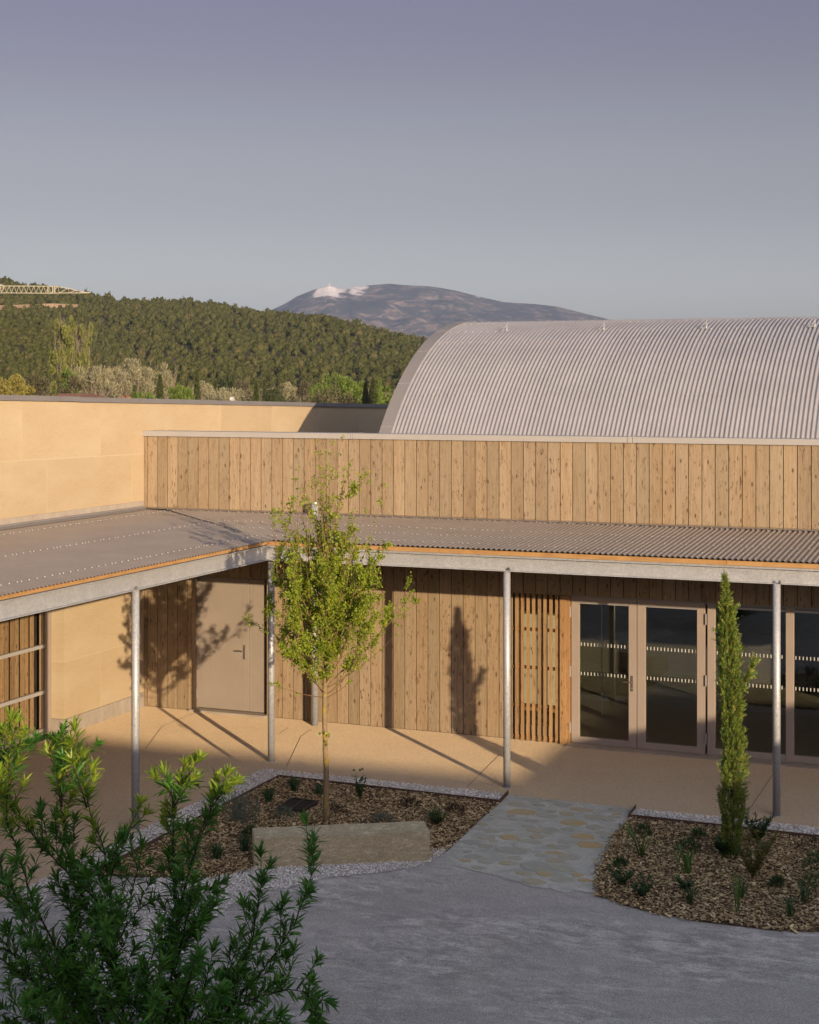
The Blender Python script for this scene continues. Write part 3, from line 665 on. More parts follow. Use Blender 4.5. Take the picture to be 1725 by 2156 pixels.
# the room behind the glass
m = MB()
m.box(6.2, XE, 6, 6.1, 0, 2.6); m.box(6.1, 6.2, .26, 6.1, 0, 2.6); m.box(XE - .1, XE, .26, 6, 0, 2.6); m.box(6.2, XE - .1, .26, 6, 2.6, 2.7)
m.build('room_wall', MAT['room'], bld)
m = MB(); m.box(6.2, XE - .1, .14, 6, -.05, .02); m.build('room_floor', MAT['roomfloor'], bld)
for k in range(3):
    m = MB(); m.box(6.30 + k * .265, 6.558 + k * .265, 1.4, 1.85, .25, 1.775); cb = m.build('cabinet', MAT['cabinet'], bld)
    m = MB(); x = 6.49 + k * .235; m.box(x, x + .012, 1.392, 1.399, 1.36, 1.44); m.build('slot', MAT['dark'], cb)
m = MB(); m.box(7.55, 7.59, .66, .75, .25, 2.0); m.box(6.25, 7.12, 1.36, 1.85, .17, .25); m.build('bench_seat', MAT['slat'], bld)
m = MB(); m.tube([(11.75, 1.3, .02), (11.75, 1.3, 2.6)], .035, 8); m.build('room_pole', MAT['hinge'], bld)
m = MB(); m.tube([(7.98, .85, .3), (7.98, .85, 2.2)], .010, 6); m.build('pull_bar', MAT['hinge'], bld)

# ================================================================== VAULTED HALL
VX0, VX1, VY, VZ, VR = 3.70, XE, 6.27, 1.065, 5.81
hall = thing('vaulted_hall', 'barrel vaulted hall roofed in corrugated taupe metal behind the timber parapet', 'building', (VX0, VY, 0))
def arc(t): return VY - VR * math.cos(t), VZ + VR * math.sin(t)
T0 = math.asin((4.42 - VZ) / VR); T1 = math.pi - T0
ts = np.linspace(T0, T1, 61)
cols = np.arange(VX0 + .20, VX1, .076 / 6)
P = []
for x in cols:
    h = .0115 * math.cos(2 * math.pi * (x - VX0) / .076)
    lap = .0035 if (math.floor((x - VX0 - .2) / .836) % 2) else 0
    P.append([(x, VY - (VR + h + lap) * math.cos(t), VZ + (VR + h + lap) * math.sin(t)) for t in ts])
m = MB(); m.grid(P); m.build('roof_sheet', MAT['vault'], hall, smooth=True)
m = MB(); P = []
prof = [(VX0, -.16), (VX0, .022), (VX0 + .235, .022), (VX0 + .235, .008)]
for x, h in prof: P.append([(x, VY - (VR + h) * math.cos(t), VZ + (VR + h) * math.sin(t)) for t in ts])
m.grid(P); tr_ = m.build('edge_trim', MAT['trim'], hall)
m = MB()
for k in range(3, 58, 6):
    t = ts[k]; y, z = VY - (VR + .024) * math.cos(t), VZ + (VR + .024) * math.sin(t); d = Vector((0, math.sin(t), math.cos(t))) * .004; nn = Vector((0, -math.cos(t), math.sin(t))) * .002
    m.obox((VX0 + .117, y, z), (.119, 0, 0), d, nn)
m.build('trim_joint', MAT['coping'], tr_)
m = MB(); pts = [(VX0 + .012, *arc(t)) for t in ts] + [(VX0 + .012, VY + VR * math.cos(T0), 0), (VX0 + .012, VY - VR * math.cos(T0), 0)]
n_ = len(pts); m.add(pts + [(VX0 + .1, p[1], p[2]) for p in pts], [tuple(range(n_)), tuple(range(n_, 2 * n_))[::-1]])
m.build('gable_wall', MAT['trim'], hall)
m = MB(); m.box(VX0 + .1, VX1, VY + VR * math.cos(T0) - .1, VY + VR * math.cos(T0), 0, 4.43); m.build('rear_wall', MAT['render'], hall)
def dome(mb, p, nrm_, r, h):
    nrm_ = Vector(nrm_).normalized(); p = Vector(p); a = nrm_.orthogonal().normalized(); b = nrm_.cross(a); k = 6
    V = [p + (a * math.cos(2 * math.pi * i / k) + b * math.sin(2 * math.pi * i / k)) * r for i in range(k)] + [p + (a * math.cos(2 * math.pi * i / k) + b * math.sin(2 * math.pi * i / k)) * r * .6 + nrm_ * h for i in range(k)]
    mb.add(V, [tuple(range(k, 2 * k))] + [(i, (i + 1) % k, (i + 1) % k + k, i + k) for i in range(k)])
m = MB()
for zr in (5.43, 6.02, 6.40, 6.62, 6.80, 6.868):
    t = math.asin(min(1, (zr - VZ) / VR)); x = VX0 + .304
    while x < VX1 - .05:
        dome(m, (x, VY - (VR + .008) * math.cos(t), VZ + (VR + .008) * math.sin(t)), (0, -math.cos(t), math.sin(t)), .014, .014); x += .152
m.build('screws', MAT['hinge'], hall)
t = math.asin((6.63 - VZ) / VR)
for px in (1062.4, 1266.4, 1482.4, 1709.9):
    y, z = VY - (VR + .012) * math.cos(t), VZ + (VR + .012) * math.sin(t); x = FY(px, 691, y)[0]
    m = MB(); b0 = Vector((x, y, z)); up = Vector((0, -math.cos(t), math.sin(t)))
    m.obox(b0 + up * .008, (.07, 0, 0), Vector((0, math.sin(t), math.cos(t))) * .035, up * .006)
    m.tube([b0 + Vector((-.05, 0, .01)), b0 + Vector((-.01, -.03, .06)), b0 + Vector((.03, -.03, .07)), b0 + Vector((.05, 0, .12)), b0 + Vector((.055, .02, .15))], .007, 6)
    m.tube([b0 + Vector((.05, 0, .10)), b0 + Vector((.06, -.02, .05)), b0 + Vector((.05, -.03, .0))], .008, 6)
    m.build('roof_anchor', MAT['galv'], hall)

# ================================================================== CANOPIES
PITCH = .076; AMP = .0118
def zl(x): return 3.452 - .034 * x
def zr(y): return 3.470 + .050 * y
cl = thing('porch_canopy', 'left porch canopy of corrugated metal on a galvanised beam, against the stone wall', 'canopy', (2, -6, 3.0))
cr = thing('porch_canopy', 'right porch canopy of corrugated metal along the timber building', 'canopy', (9, -1.5, 3.0))
def mitre_x(y): return .42 + (-y) / 2.86 * 3.46
P = []
for y in np.arange(-14, -.10, PITCH / 6):
    h = AMP * math.cos(2 * math.pi * y / PITCH)
    xe = 3.97 if y < -2.93 else min(3.97, mitre_x(y) + .10)
    xs = .06
    if xe - xs < .05: break
    P.append([(lerp(xs, xe, k / 5), y, zl(lerp(xs, xe, k / 5)) + h) for k in range(6)])
m = MB(); m.grid(P); m.build('roof_sheet', MAT['roof'], cl, smooth=True)
P = []
for x in np.arange(.45, XE, PITCH / 6):
    h = AMP * math.cos(2 * math.pi * x / PITCH)
    ys = -.05; ye = -2.965 if x > 3.97 else max(-2.965, -(x - .42) / 3.46 * 2.86 - .05)
    if ys - ye < .03: continue
    P.append([(x, lerp(ys, ye, k / 5), zr(lerp(ys, ye, k / 5)) + h) for k in range(6)])
m = MB(); m.grid(P); m.build('roof_sheet', MAT['roof'], cr, smooth=True)
R = random.Random(5)
m = MB()
for row in (.58, 2.07, 3.58):
    y = -13.9
    while y < -.25:
        if row < (mitre_x(y) if y > -2.93 else 4): dome(m, (row, y, zl(row) + AMP + .001), (0, 0, 1), .013, .011)
        y += PITCH * R.choice((2, 2, 2, 1, 2))
for k in range(14):
    y = -.35 - k * .19; x = mitre_x(y) - .12; dome(m, (x, y, zl(x) + AMP), (0, 0, 1), .012, .010)
m.build('screws', MAT['hinge'], cl)
m = MB()
for row in (-.28, -1.30, -1.95, -2.62):
    x = .6 if row > -1 else .42 - row * 1.21 + .15; k = 0
    while x < XE:
        dome(m, (x, row + (.05 if k % 3 == 0 else 0), zr(row) + AMP), (0, 0, 1), .012, .011); x += PITCH * R.choice((1, 2, 1, 2)); k += 1
m.build('screws', MAT['hinge'], cr)
m = MB()                                             # added dark strip for the gap's shade where right sheets lap over the left
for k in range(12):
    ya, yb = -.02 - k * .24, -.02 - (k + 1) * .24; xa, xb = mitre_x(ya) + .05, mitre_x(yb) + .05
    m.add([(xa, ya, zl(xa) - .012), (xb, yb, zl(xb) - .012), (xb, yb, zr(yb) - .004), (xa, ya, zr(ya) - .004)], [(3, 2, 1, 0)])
m.build('gap_shade', MAT['dark'], cr)
# timber fascia, steel channel beam
m = MB(); 
for y0, y1 in ((-14, -9.02), (-9.015, -5.6), (-5.595, -2.80)): m.box(3.80, 3.925 , y0, y1, 3.256, 3.303)
m.build('fascia', MAT['fascia'], cl)
m = MB(); m.box(3.86, 3.872, -14, -2.79, 3.03, 3.235); m.box(3.872, 3.93, -14, -2.855, 3.022, 3.034); m.box(3.872, 3.93, -14, -2.855, 3.231, 3.243); m.build('beam', MAT['galv'], cl)
n = MB()
for x0, x1 in ((3.80, 6.62), (6.625, 10.66), (10.665, XE)): n.box(x0, x1, -2.925, -2.80, 3.238, 3.300)
n.build('fascia', MAT['fascia'], cr)
m = MB(); m.box(3.80, XE, -2.86, -2.848, 3.024, 3.213); m.box(3.932, XE, -2.918, -2.86, 3.016, 3.028); m.box(3.932, XE, -2.918, -2.86, 3.208, 3.220); m.box(3.86, XE, -2.90, -2.80, 3.2205, 3.2375)
bm_ = m.build('beam', MAT['galv'], cr)
for o_, ax in ((cl, 0), (cr, 1)):                      # roof boards and rafters under the sheets
    m = MB()
    if ax == 0:
        m.add([(.06, -14, zl(.06) - .03), (3.9, -14, zl(3.9) - .03), (3.9, -2.9, zl(3.9) - .03), (.5, -.05, zl(.5) - .03), (.06, -.05, zl(.06) - .03)], [(0, 1, 2, 3, 4)])
        for y in np.arange(-13.5, -2.9, .9): m.bar((.05, y, zl(.05) - .10), (3.80, y, zl(3.8) - .10), .07, .12)
    else:
        m.add([(.6, -.05, zr(-.05) - .03), (XE, -.05, zr(-.05) - .03), (XE, -2.9, zr(-2.9) - .03), (4.0, -2.9, zr(-2.9) - .03)], [(0, 1, 2, 3)])
        for x in np.arange(4.6, XE, .9): m.bar((x, -.03, zr(-.03) - .10), (x, -2.80, zr(-2.8) - .10), .07, .12)
    m.build('rafters', MAT['slat'], o_)

# posts
pt = thing('canopy_post', 'galvanised round post at the inner corner where the two canopies meet', 'post', (3.862, -2.73, 0), 'round posts carrying the canopies')
m = MB(); m.tube([(3.862, -2.73, 0), (3.862, -2.73, 3.022)], .0505, 20); m.build('shaft', MAT['galv'], pt, smooth=True)
m = MB(); m.tube([(3.862, -2.73, .001), (3.862, -2.73, .009)], .062, 20); m.build('base_ring', MAT['galv'], pt)
m = MB(); m.tube([(3.91, -2.775, 3.024), (3.91, -2.775, 3.072)], .013, 6); m.tube([(3.91, -2.775, 3.034), (3.91, -2.775, 3.052)], .021, 6); m.build('bolt', MAT['handle'], pt)
copy_thing(pt, (3.872, -6.52, 0), 'galvanised round post under the left canopy, behind the leafy shrub')
copy_thing(pt, (7.597, -2.85, 0), 'galvanised round post beside the slatted timber screen')
copy_thing(pt, (11.305, -2.90, 0), 'galvanised round post beside the slim cypress')

dp = thing('downpipe', 'galvanised downpipe behind the young maple, rising through the canopy roof', 'pipe', (3.42, -.28, 0))
m = MB(); m.tube([(3.42, -.28, 0), (3.42, -.28, 3.68)], .056, 18); m.build('pipe', MAT['galv'], dp, smooth=True)
m = MB(); m.tube([(3.42, -.28, .80), (3.42, -.28, .84)], .062, 18); m.tube([(3.42, -.28, 2.35), (3.42, -.28, 2.39)], .062, 18); m.tube([(3.42, -.28, 3.655), (3.42, -.28, 3.685)], .062, 18); m.box(3.40, 3.44, -.24, -.02, .81, .83); m.box(3.40, 3.44, -.24, -.02, 2.36, 2.38); m.build('bracket', MAT['hinge'], dp)

# ================================================================== unseen building behind the camera, its roofline shaped to shade the court
nb = thing('shading_building', 'unseen plain rendered building behind the viewpoint, roofline shaped to shade the court', 'building', (28, -30, 0))
RF = [(11.9, 6.36), (24.0, 6.42), (26.6, 6.84), (31, 6.84), (40, 6.96), (57, 7.0)]
m = MB()
for (xa, za), (xb, zb) in zip(RF[:-1], RF[1:]): m.add([(xa, -28, 0), (xb, -28, 0), (xb, -28, zb - .1), (xa, -28, za - .1), (xa, -38, 0), (xb, -38, 0), (xb, -38, zb - .1), (xa, -38, za - .1)], [(0, 1, 2, 3), (5, 4, 7, 6)])
m.add([(11.9, -28, 0), (11.9, -38, 0), (11.9, -38, 5.95), (11.9, -28, 5.95)], [(3, 2, 1, 0)]); m.add([(57, -28, 0), (57, -38, 0), (57, -38, 6.5), (57, -28, 6.5)], [(0, 1, 2, 3)])
m.build('wall', MAT['render'], nb)
m = MB()
for (xa, za), (xb, zb) in zip(RF[:-1], RF[1:]): m.add([(xa, -27.96, za - .1), (xb, -27.96, zb - .1), (xb, -27.96, zb), (xa, -27.96, za), (xa, -38.1, za - .1), (xb, -38.1, zb - .1), (xb, -38.1, zb), (xa, -38.1, za)], [(0, 1, 2, 3), (5, 4, 7, 6), (3, 2, 6, 7), (0, 4, 5, 1), (0, 3, 7, 4), (1, 5, 6, 2)])
m.build('roof', MAT['tiles'], nb)
wg = thing('shading_wing', 'unseen low rendered wing on the near right, sloping roof shaped to shade the court', 'building', (24, -16, 0))
WF = [(20.0, 2.92), (20.35, 3.02), (22.4, 3.80), (24.1, 4.20), (27, 4.92), (34, 4.92)]  # unseen wing added as a nearer occluder, profile set by the shade edge
m = MB()
for (xa, za), (xb, zb) in zip(WF[:-1], WF[1:]): m.add([(xa, -14, 0), (xb, -14, 0), (xb, -14, zb - .1), (xa, -14, za - .1), (xa, -21, 0), (xb, -21, 0), (xb, -21, zb - .1), (xa, -21, za - .1)], [(3, 2, 1, 0), (4, 5, 6, 7)])
m.add([(20, -14, 0), (20, -21, 0), (20, -21, 2.82), (20, -14, 2.82)], [(0, 1, 2, 3)])
m.build('wall', MAT['render'], wg)
m = MB()
for (xa, za), (xb, zb) in zip(WF[:-1], WF[1:]): m.add([(xa, -13.96, za - .1), (xb, -13.96, zb - .1), (xb, -13.96, zb), (xa, -13.96, za), (xa, -21.1, za - .1), (xb, -21.1, zb - .1), (xb, -21.1, zb), (xa, -21.1, za)], [(3, 2, 1, 0), (4, 5, 6, 7), (3, 2, 6, 7), (0, 4, 5, 1), (0, 3, 7, 4), (1, 5, 6, 2)])
m.build('roof', MAT['zinc'], wg)
for x in (15, 20, 25, 30):
    m = MB(); m.box(x, x + 1.4, -27.99, -27.9, 1, 2.6); m.build('window', MAT['frame'], nb)
# ================================================================== PLANTING BEDS
BX, BY = Vector((.865, .502, 0)).normalized(), None
BY = Vector((-BX.y, BX.x, 0))
bFR = Vector((7.81, -6.381, 0)); bFL = bFR - BX * 2.07; bBL = bFL + BY * .46; bBR = bFR + BY * .46
LBED = [(4.446, -3.63), (7.774, -3.725), (7.79, -4.6), (7.865, -5.94), (7.69, -6.02), tuple((bFR + BY * .1)[:2]), tuple((bFL + BY * .1)[:2]), G(520, 1838), G(440, 1852), G(330, 1850), (4.45, -8.3)]
RBED = [(9.547, -3.76), (10.756, -3.775), (11.953, -3.81), (15.5, -3.9), (15.5, -6.4), (14.2, -6.8), (13.2, -7.05), (12.366, -7.138), (11.948, -7.263), (11.542, -7.278), (11.13, -7.294), (10.687, -7.208), (10.297, -7.092), (9.927, -6.86), (9.725, -6.119), (9.615, -5.344), (9.542, -4.481)]
m = MB(); m.poly(LBED, .0045)
rc_ = (12.3, -5.3); m.poly([(lerp(rc_[0], p[0], .985), lerp(rc_[1], p[1], .985)) for p in RBED], .0045)
kind(m.build('bed_soil', MAT['soil']), 'structure')
def scatter(poly, n, rng):
    P = np.array(poly); lo, hi = P.min(0), P.max(0); out = []
    while len(out) < n:
        q = rng.uniform(lo, hi)
        if inside(q, poly): out.append(q)
    return np.array(out)
rng = np.random.default_rng(21)
def chips(poly, n, edge=0):
    m = MB(); Q = scatter(poly, n, rng) + rng.normal(0, .022, (n, 2)) + rng.normal(0, .16, (n, 2)) * (rng.random((n, 1)) < .012)
    a = rng.uniform(0, 6.283, n); L = rng.gamma(3, .0058, n) + .007; Wd = L * rng.uniform(.25, .6, n); T = rng.uniform(.003, .007, n)
    ti = rng.normal(0, .28, n); tj = rng.normal(0, .22, n); z = .014 + rng.uniform(0, .026, n) + .014 * np.sin(Q[:, 0] * 3.1) * np.sin(Q[:, 1] * 2.7)
    for k in range(n):
        ax = Vector((math.cos(a[k]), math.sin(a[k]), ti[k])).normalized() * L[k] * .62
        ay = Vector((-math.sin(a[k]), math.cos(a[k]), tj[k])); ay = (ay - ax * ay.dot(ax) / ax.length_squared).normalized() * Wd[k] * .62
        az = ax.cross(ay).normalized() * T[k] * .5
        c = Vector((Q[k, 0], Q[k, 1], z[k]))
        b = m.n; P = []
        for s in (-1, 1):
            for i, j in ((-1, -.8), (.9, -1), (1, .8), (-.85, 1)): P.append((c + ax * i + ay * j + az * s)[:])
        m.v.extend(P); m.n += 8
        m.f.extend([(b + 4, b + 5, b + 6, b + 7), (b, b + 1, b + 5, b + 4), (b + 1, b + 2, b + 6, b + 5), (b + 2, b + 3, b + 7, b + 6), (b + 3, b, b + 4, b + 7)])
    return m
m = chips(LBED, 19000); o = m.build('wood_chips', MAT['chips']); kind(o, 'stuff', 'brown wood chip mulch covering the left bed')
m = chips(RBED, 29000); o = m.build('wood_chips', MAT['chips']); kind(o, 'stuff', 'brown wood chip mulch covering the right bed')
m = MB()
for g, dens in zip(GRAVEL, (2300, 2300, 2000)):
    ar = abs(sum(g[i][0] * g[(i + 1) % len(g)][1] - g[(i + 1) % len(g)][0] * g[i][1] for i in range(len(g)))) / 2
    Q = scatter(g, int(ar * dens), rng)
    for q in Q:
        r = rng.uniform(.006, .0125); a = rng.uniform(0, 6.28); b = m.n; ex = rng.uniform(.8, 1.5); h = r * rng.uniform(.7, 1.3); z0 = .006 + rng.uniform(0, .006)
        ca, sa = math.cos(a) * r * ex, math.sin(a) * r * ex; cb, sb = -math.sin(a) * r, math.cos(a) * r
        m.v.extend([(q[0] + ca, q[1] + sa, z0), (q[0] + cb, q[1] + sb, z0 + h * .3), (q[0] - ca, q[1] - sa, z0), (q[0] - cb, q[1] - sb, z0 + h * .2), (q[0] + ca * .3, q[1] + sa * .3, z0 + h), (q[0] - ca * .35, q[1] - sa * .35, z0 + h * .95)]); m.n += 6
        m.f.extend([(b, b + 1, b + 4), (b + 1, b + 5, b + 4), (b + 1, b + 2, b + 5), (b + 2, b + 3, b + 5), (b + 3, b + 4, b + 5), (b + 3, b, b + 4)])
kind(m.build('gravel', MAT['gravel']), 'stuff', 'pale angular gravel strips beside the beds and the bench')

# steel edging
def edging(pts, label):
    m = MB()
    for a, b in zip(pts[:-1], pts[1:]): 
        a, b = Vector((*a, .012)), Vector((*b, .012)); d = (b - a).normalized()
        m.bar(a - d * .004, b + d * .004, .008, .09)
    return tag(m.build('steel_edging', MAT['corten'], at=(pts[0][0], pts[0][1], 0)), label, 'edging')
edging([(4.43, -8.4), (4.438, -3.615), (7.772, -3.715), (7.735, -3.21)], 'rusty steel edging round the bed with the young maple')
edging([(9.527, -3.262), (9.543, -3.742), (12, -3.79), (15.5, -3.88)], 'rusty steel edging along the bed with the slim cypress')

# bench: one long block of buff stone
bm = bmesh.new(); P0 = [bFL, bFR, bBR, bBL]
vs = [bm.verts.new(p + Vector((0, 0, -.05))) for p in P0] + [bm.verts.new(p + Vector((0, 0, .347))) for p in P0]
for q in ((3, 2, 1, 0), (4, 5, 6, 7), (0, 1, 5, 4), (1, 2, 6, 5), (2, 3, 7, 6), (3, 0, 4, 7)): bm.faces.new([vs[i] for i in q])
bmesh.ops.bevel(bm, geom=list(bm.edges), offset=.008, segments=2, affect='EDGES')
bmesh.ops.subdivide_edges(bm, edges=[e for e in bm.edges if e.calc_length() > .3], cuts=14, use_grid_fill=True)
for w in bm.verts: w.co += Vector((mnoise.noise(w.co * 6), mnoise.noise(w.co * 6 + Vector((9, 2, 1))), mnoise.noise(w.co * 6 + Vector((3, 7, 5))))) * .004
m = MB(); m.bm(bm); tag(m.build('stone_bench', MAT['bench'], at=((bFL + bFR) / 2)[:]), 'long rough buff stone block bench in front of the young maple', 'bench')

# drain grate in the mulch
z = lambda zx, zy: G((580 + zx / 2.875) * .6738, (2400 + zy / 2.875) * .6738, .05)
c0, c1, c2, c3 = map(lambda p: Vector((*z(*p), .066)), ((830, 380), (1055, 400), (1180, 322), (960, 292)))
gr = thing('drain_grate', 'dark square cast iron drain grate lying in the wood chips', 'grate', ((c0 + c2) / 2)[:])
m = MB()
for k in range(1, 14):
    t = k / 14; m.bar(lerp(c0, c3, t), lerp(c1, c2, t), .018, .03)
m.build('bars', MAT['iron'], gr)
m = MB()
for a, b in ((c0, c1), (c1, c2), (c2, c3), (c3, c0), ((c0 + c1) / 2, (c2 + c3) / 2)): m.bar(a, b, .03, .05)
m.build('frame', MAT['iron'], gr)

# ---- small bed plants
rng = np.random.default_rng(5)
def tuft(mb, p, n, h, w, droop=.5, spread=1.0):
    for k in range(n):
        a = rng.uniform(0, 6.283); hh = h * rng.uniform(.6, 1.1); s = h * spread * rng.uniform(.2, .9); q = Vector(p) + Vector((rng.normal(0, .02), rng.normal(0, .02), 0))
        d = Vector((math.cos(a), math.sin(a), 0)); sd = Vector((-d.y, d.x, 0)) * w / 2
        c = [q, q + d * s * .3 + Vector((0, 0, hh * .6)), q + d * s * .75 + Vector((0, 0, hh)), q + d * s * 1.25 + Vector((0, 0, hh * (1 - droop)))]
        P = []
        for i, (x, f) in enumerate(zip(c, (.8, 1, .7, .08))): P += [x - sd * f, x + sd * f]
        mb.add(P, [(0, 1, 3, 2), (2, 3, 5, 4), (4, 5, 7, 6)])
def cushion(mb, p, n, r, h, L, Wd):
    D = rdir(rng, n); D[:, 2] = np.abs(D[:, 2]); rr = rng.uniform(.5, 1, n)[:, None]
    C = np.array(p) + D * rr * np.array([r, r, h]); leaves(mb, C, D + rdir(rng, n) * .7 + [0, 0, .4], rdir(rng, n), L * rng.uniform(.7, 1.3, n), Wd)
def leafy(mb, p, stems, h, n, L, Wd, lean=.35):
    for k in range(stems):
        a = rng.uniform(0, 6.283); d = Vector((math.cos(a) * lean, math.sin(a) * lean, 1)); hh = h * rng.uniform(.6, 1.05)
        pts = [Vector(p) + d * hh * t + Vector((0, 0, 0)) for t in (0, .5, 1)]; mb.tube(pts, [.004, .003, .002], 4)
        t = rng.uniform(.15, 1, n)[:, None]; C = np.array(p) + np.array(d) * hh * t
        D = rdir(rng, n); D[:, 2] = np.abs(D[:, 2]) * .5 + .1; leaves(mb, C, D, np.tile([0, 0, 1.], (n, 1)) + rdir(rng, n) * .4, L * rng.uniform(.6, 1.2, n), Wd, .12, True)
def bp(z, zx, zy): 
    x, y = z(zx, zy); return (x, y, .03)
zB = lambda zx, zy: G((580 + zx / 2.875) * .6738, (2400 + zy / 2.875) * .6738, .03)
zC = lambda zx, zy: G((1000 + zx / 2.875) * .6738, (2400 + zy / 2.875) * .6738, .03)
zR = lambda zx, zy: G((1840 + zx / 2.396) * .6738, (2480 + zy / 2.396) * .6738, .03)
def plant(pos, kind_, label, name='bed_plant', cat='plant', s=1.0):
    m = MB(); p = (0, 0, 0)
    mt = 'bedplant'
    if kind_ == 'tuft': tuft(m, p, 70, .17 * s, .012, .35, .9)
    elif kind_ == 'grass': tuft(m, p, 38, .19 * s, .008, .5, 1.05)
    elif kind_ == 'strap': tuft(m, p, 9, .25 * s, .028, .65, 1.35); mt = 'blade'
    elif kind_ == 'spear': tuft(m, p, 5, .40 * s, .022, .1, .35); mt = 'blade'
    elif kind_ == 'cushion': cushion(m, p, 260, .13 * s, .16 * s, .05, .012)
    elif kind_ == 'grey': cushion(m, p, 320, .13 * s, .13 * s, .05, .008); mt = 'greyplant'
    elif kind_ == 'brown': cushion(m, p, 150, .14 * s, .10 * s, .06, .012); mt = 'brownplant'
    elif kind_ == 'lavender':
        for k in range(60):
            q = (rng.normal(0, .09), rng.normal(0, .07), 0); h = rng.uniform(.22, .42) * s
            m.tube([q, (q[0] * 1.25, q[1] * 1.25, h)], [.003, .002], 3); n_ = 14; t = rng.uniform(.1, 1, n_)[:, None]
            C = np.array(q) + np.array([q[0] * .25, q[1] * .25, h]) * t; leaves(m, C, rdir(rng, n_) * .6 + [0, 0, .8], rdir(rng, n_), .035, .007)
        mt = 'greyplant'
    elif kind_ == 'leafy': leafy(m, p, 10, .20 * s, 18, .075, .022, .8)
    elif kind_ == 'flower':
        leafy(m, p, 8, .36 * s, 20, .07, .022, .25)
        for k in range(3): dome(m, (rng.uniform(-.08, .10), rng.uniform(-.06, .06), .40 * s), (0, 0, 1), .02, .025)
    elif kind_ == 'shrub': leafy(m, p, 16, .40 * s, 46, .06, .018, .55)
    elif kind_ == 'yellow': leafy(m, p, 18, .48 * s, 44, .06, .018, .5); mt = 'yellowing'
    o = m.build(name, MAT[mt]); o.location = pos
    tag(o, label, cat); return o
plant(bp(zB, 975, 205), 'tuft', 'dark green tuft at the back corner of the maple bed')
plant(bp(zB, 745, 305), 'tuft', 'dark green tuft just left of the drain grate')
plant(bp(zB, 500, 490), 'lavender', 'tall grey upright lavender clump at the left edge of the maple bed')
plant(bp(zB, 885, 445), 'grey', 'low silvery cushion plant in front of the drain grate')
plant(bp(zB, 1350, 410), 'brown', 'dry brown clump just right of the maple trunk', s=1.1)
plant(bp(zB, 1570, 290), 'flower', 'upright leafy plant with small buds at the back of the maple bed')
plant(bp(zB, 1195, 230), 'tuft', 'small green tuft half hidden behind the maple trunk', s=.7)
plant(bp(zB, 530, 745), 'tuft', 'dark tuft touching the left end of the stone bench')
plant(bp(zB, 580, 610), 'cushion', 'small green plant peeping from behind the bench end', s=.7)
plant(bp(zB, 275, 825), 'tuft', 'dark tuft nearest the shrub, front left of the maple bed', s=1.05)
plant(bp(zC, 815, 340), 'brown', 'dark brown clump in the middle right of the maple bed', s=.9)
plant(bp(zC, 570, 490), 'grey', 'round grey cushion plant just behind the bench', s=1.0)
plant(bp(zC, 1215, 392), 'brown', 'flat reddish brown plant near the rear right edging', s=.8)
plant(bp(zC, 1055, 515), 'leafy', 'leafy green plant beyond the right end of the bench', s=1.0)
plant(bp(zR, 410, 310), 'cushion', 'round green tuft near the inner corner of the cypress bed', s=.8)
plant(bp(zR, 395, 465), 'strap', 'strap leaved plant with one long bent blade beside the stone path', s=1.25)
plant(bp(zR, 820, 330), 'cushion', 'small low tuft by the rear edging left of the cypress', s=.7)
plant(bp(zR, 750, 430), 'cushion', 'round dark cushion in the middle of the cypress bed', s=.95)
plant(bp(zR, 740, 600), 'strap', 'arching strap leaved plant in the centre of the cypress bed', s=1.1)
plant(bp(zR, 250, 690), 'leafy', 'dark broad leaved plant nearest the stone path', s=.95)
plant(bp(zR, 400, 780), 'leafy', 'spreading dark leafy plant at the front left of the cypress bed', s=1.0)
plant(bp(zR, 730, 730), 'leafy', 'dark leafy clump directly behind a grassy tuft', s=.8)
plant(bp(zR, 760, 825), 'grass', 'grassy tuft nearest the curved front edge of the cypress bed', s=1.0)
plant(bp(zR, 1140, 775), 'grass', 'grassy tuft in front of the yellowing shrub', s=1.1)
plant(bp(zR, 1122, 880), 'spear', 'few upright blades standing in front of a grassy tuft', s=.9)
plant(bp(zR, 1230, 640), 'yellow', 'bushy shrub with yellowing lower leaves at the cypress foot', 'small_shrub', 'shrub', 1.25)
plant(bp(zR, 1265, 370), 'shrub', 'dark leafy shrub right behind the cypress against the edging', 'small_shrub', 'shrub', .85)
plant(bp(zR, 1010, 470), 'shrub', 'dark low shrub hugging the left foot of the cypress', 'small_shrub', 'shrub', .5)
plant(bp(zR, 1700, 430), 'brown', 'black brown clump at the right frame edge near the rear edging', s=1.5)
plant(bp(zR, 1700, 560), 'cushion', 'dark green mound at the right frame edge, halfway down the bed', s=1.1)
plant(bp(zR, 1680, 715), 'cushion', 'wide dark mound low at the right side of the cypress bed', s=1.25)
plant(bp(zR, 1410, 692), 'cushion', 'tiny green tuft right of the yellowing shrub', s=.6)
plant(bp(zR, 1620, 815), 'grass', 'thin grassy tuft below the wide dark mound', s=1.05)
plant(bp(zR, 1515, 918), 'grass', 'thin grassy tuft at the front right of the cypress bed', s=1.05)
plant(bp(zR, 238, 540), 'cushion', 'tiny flat green sprout close to the stone path', s=.55)

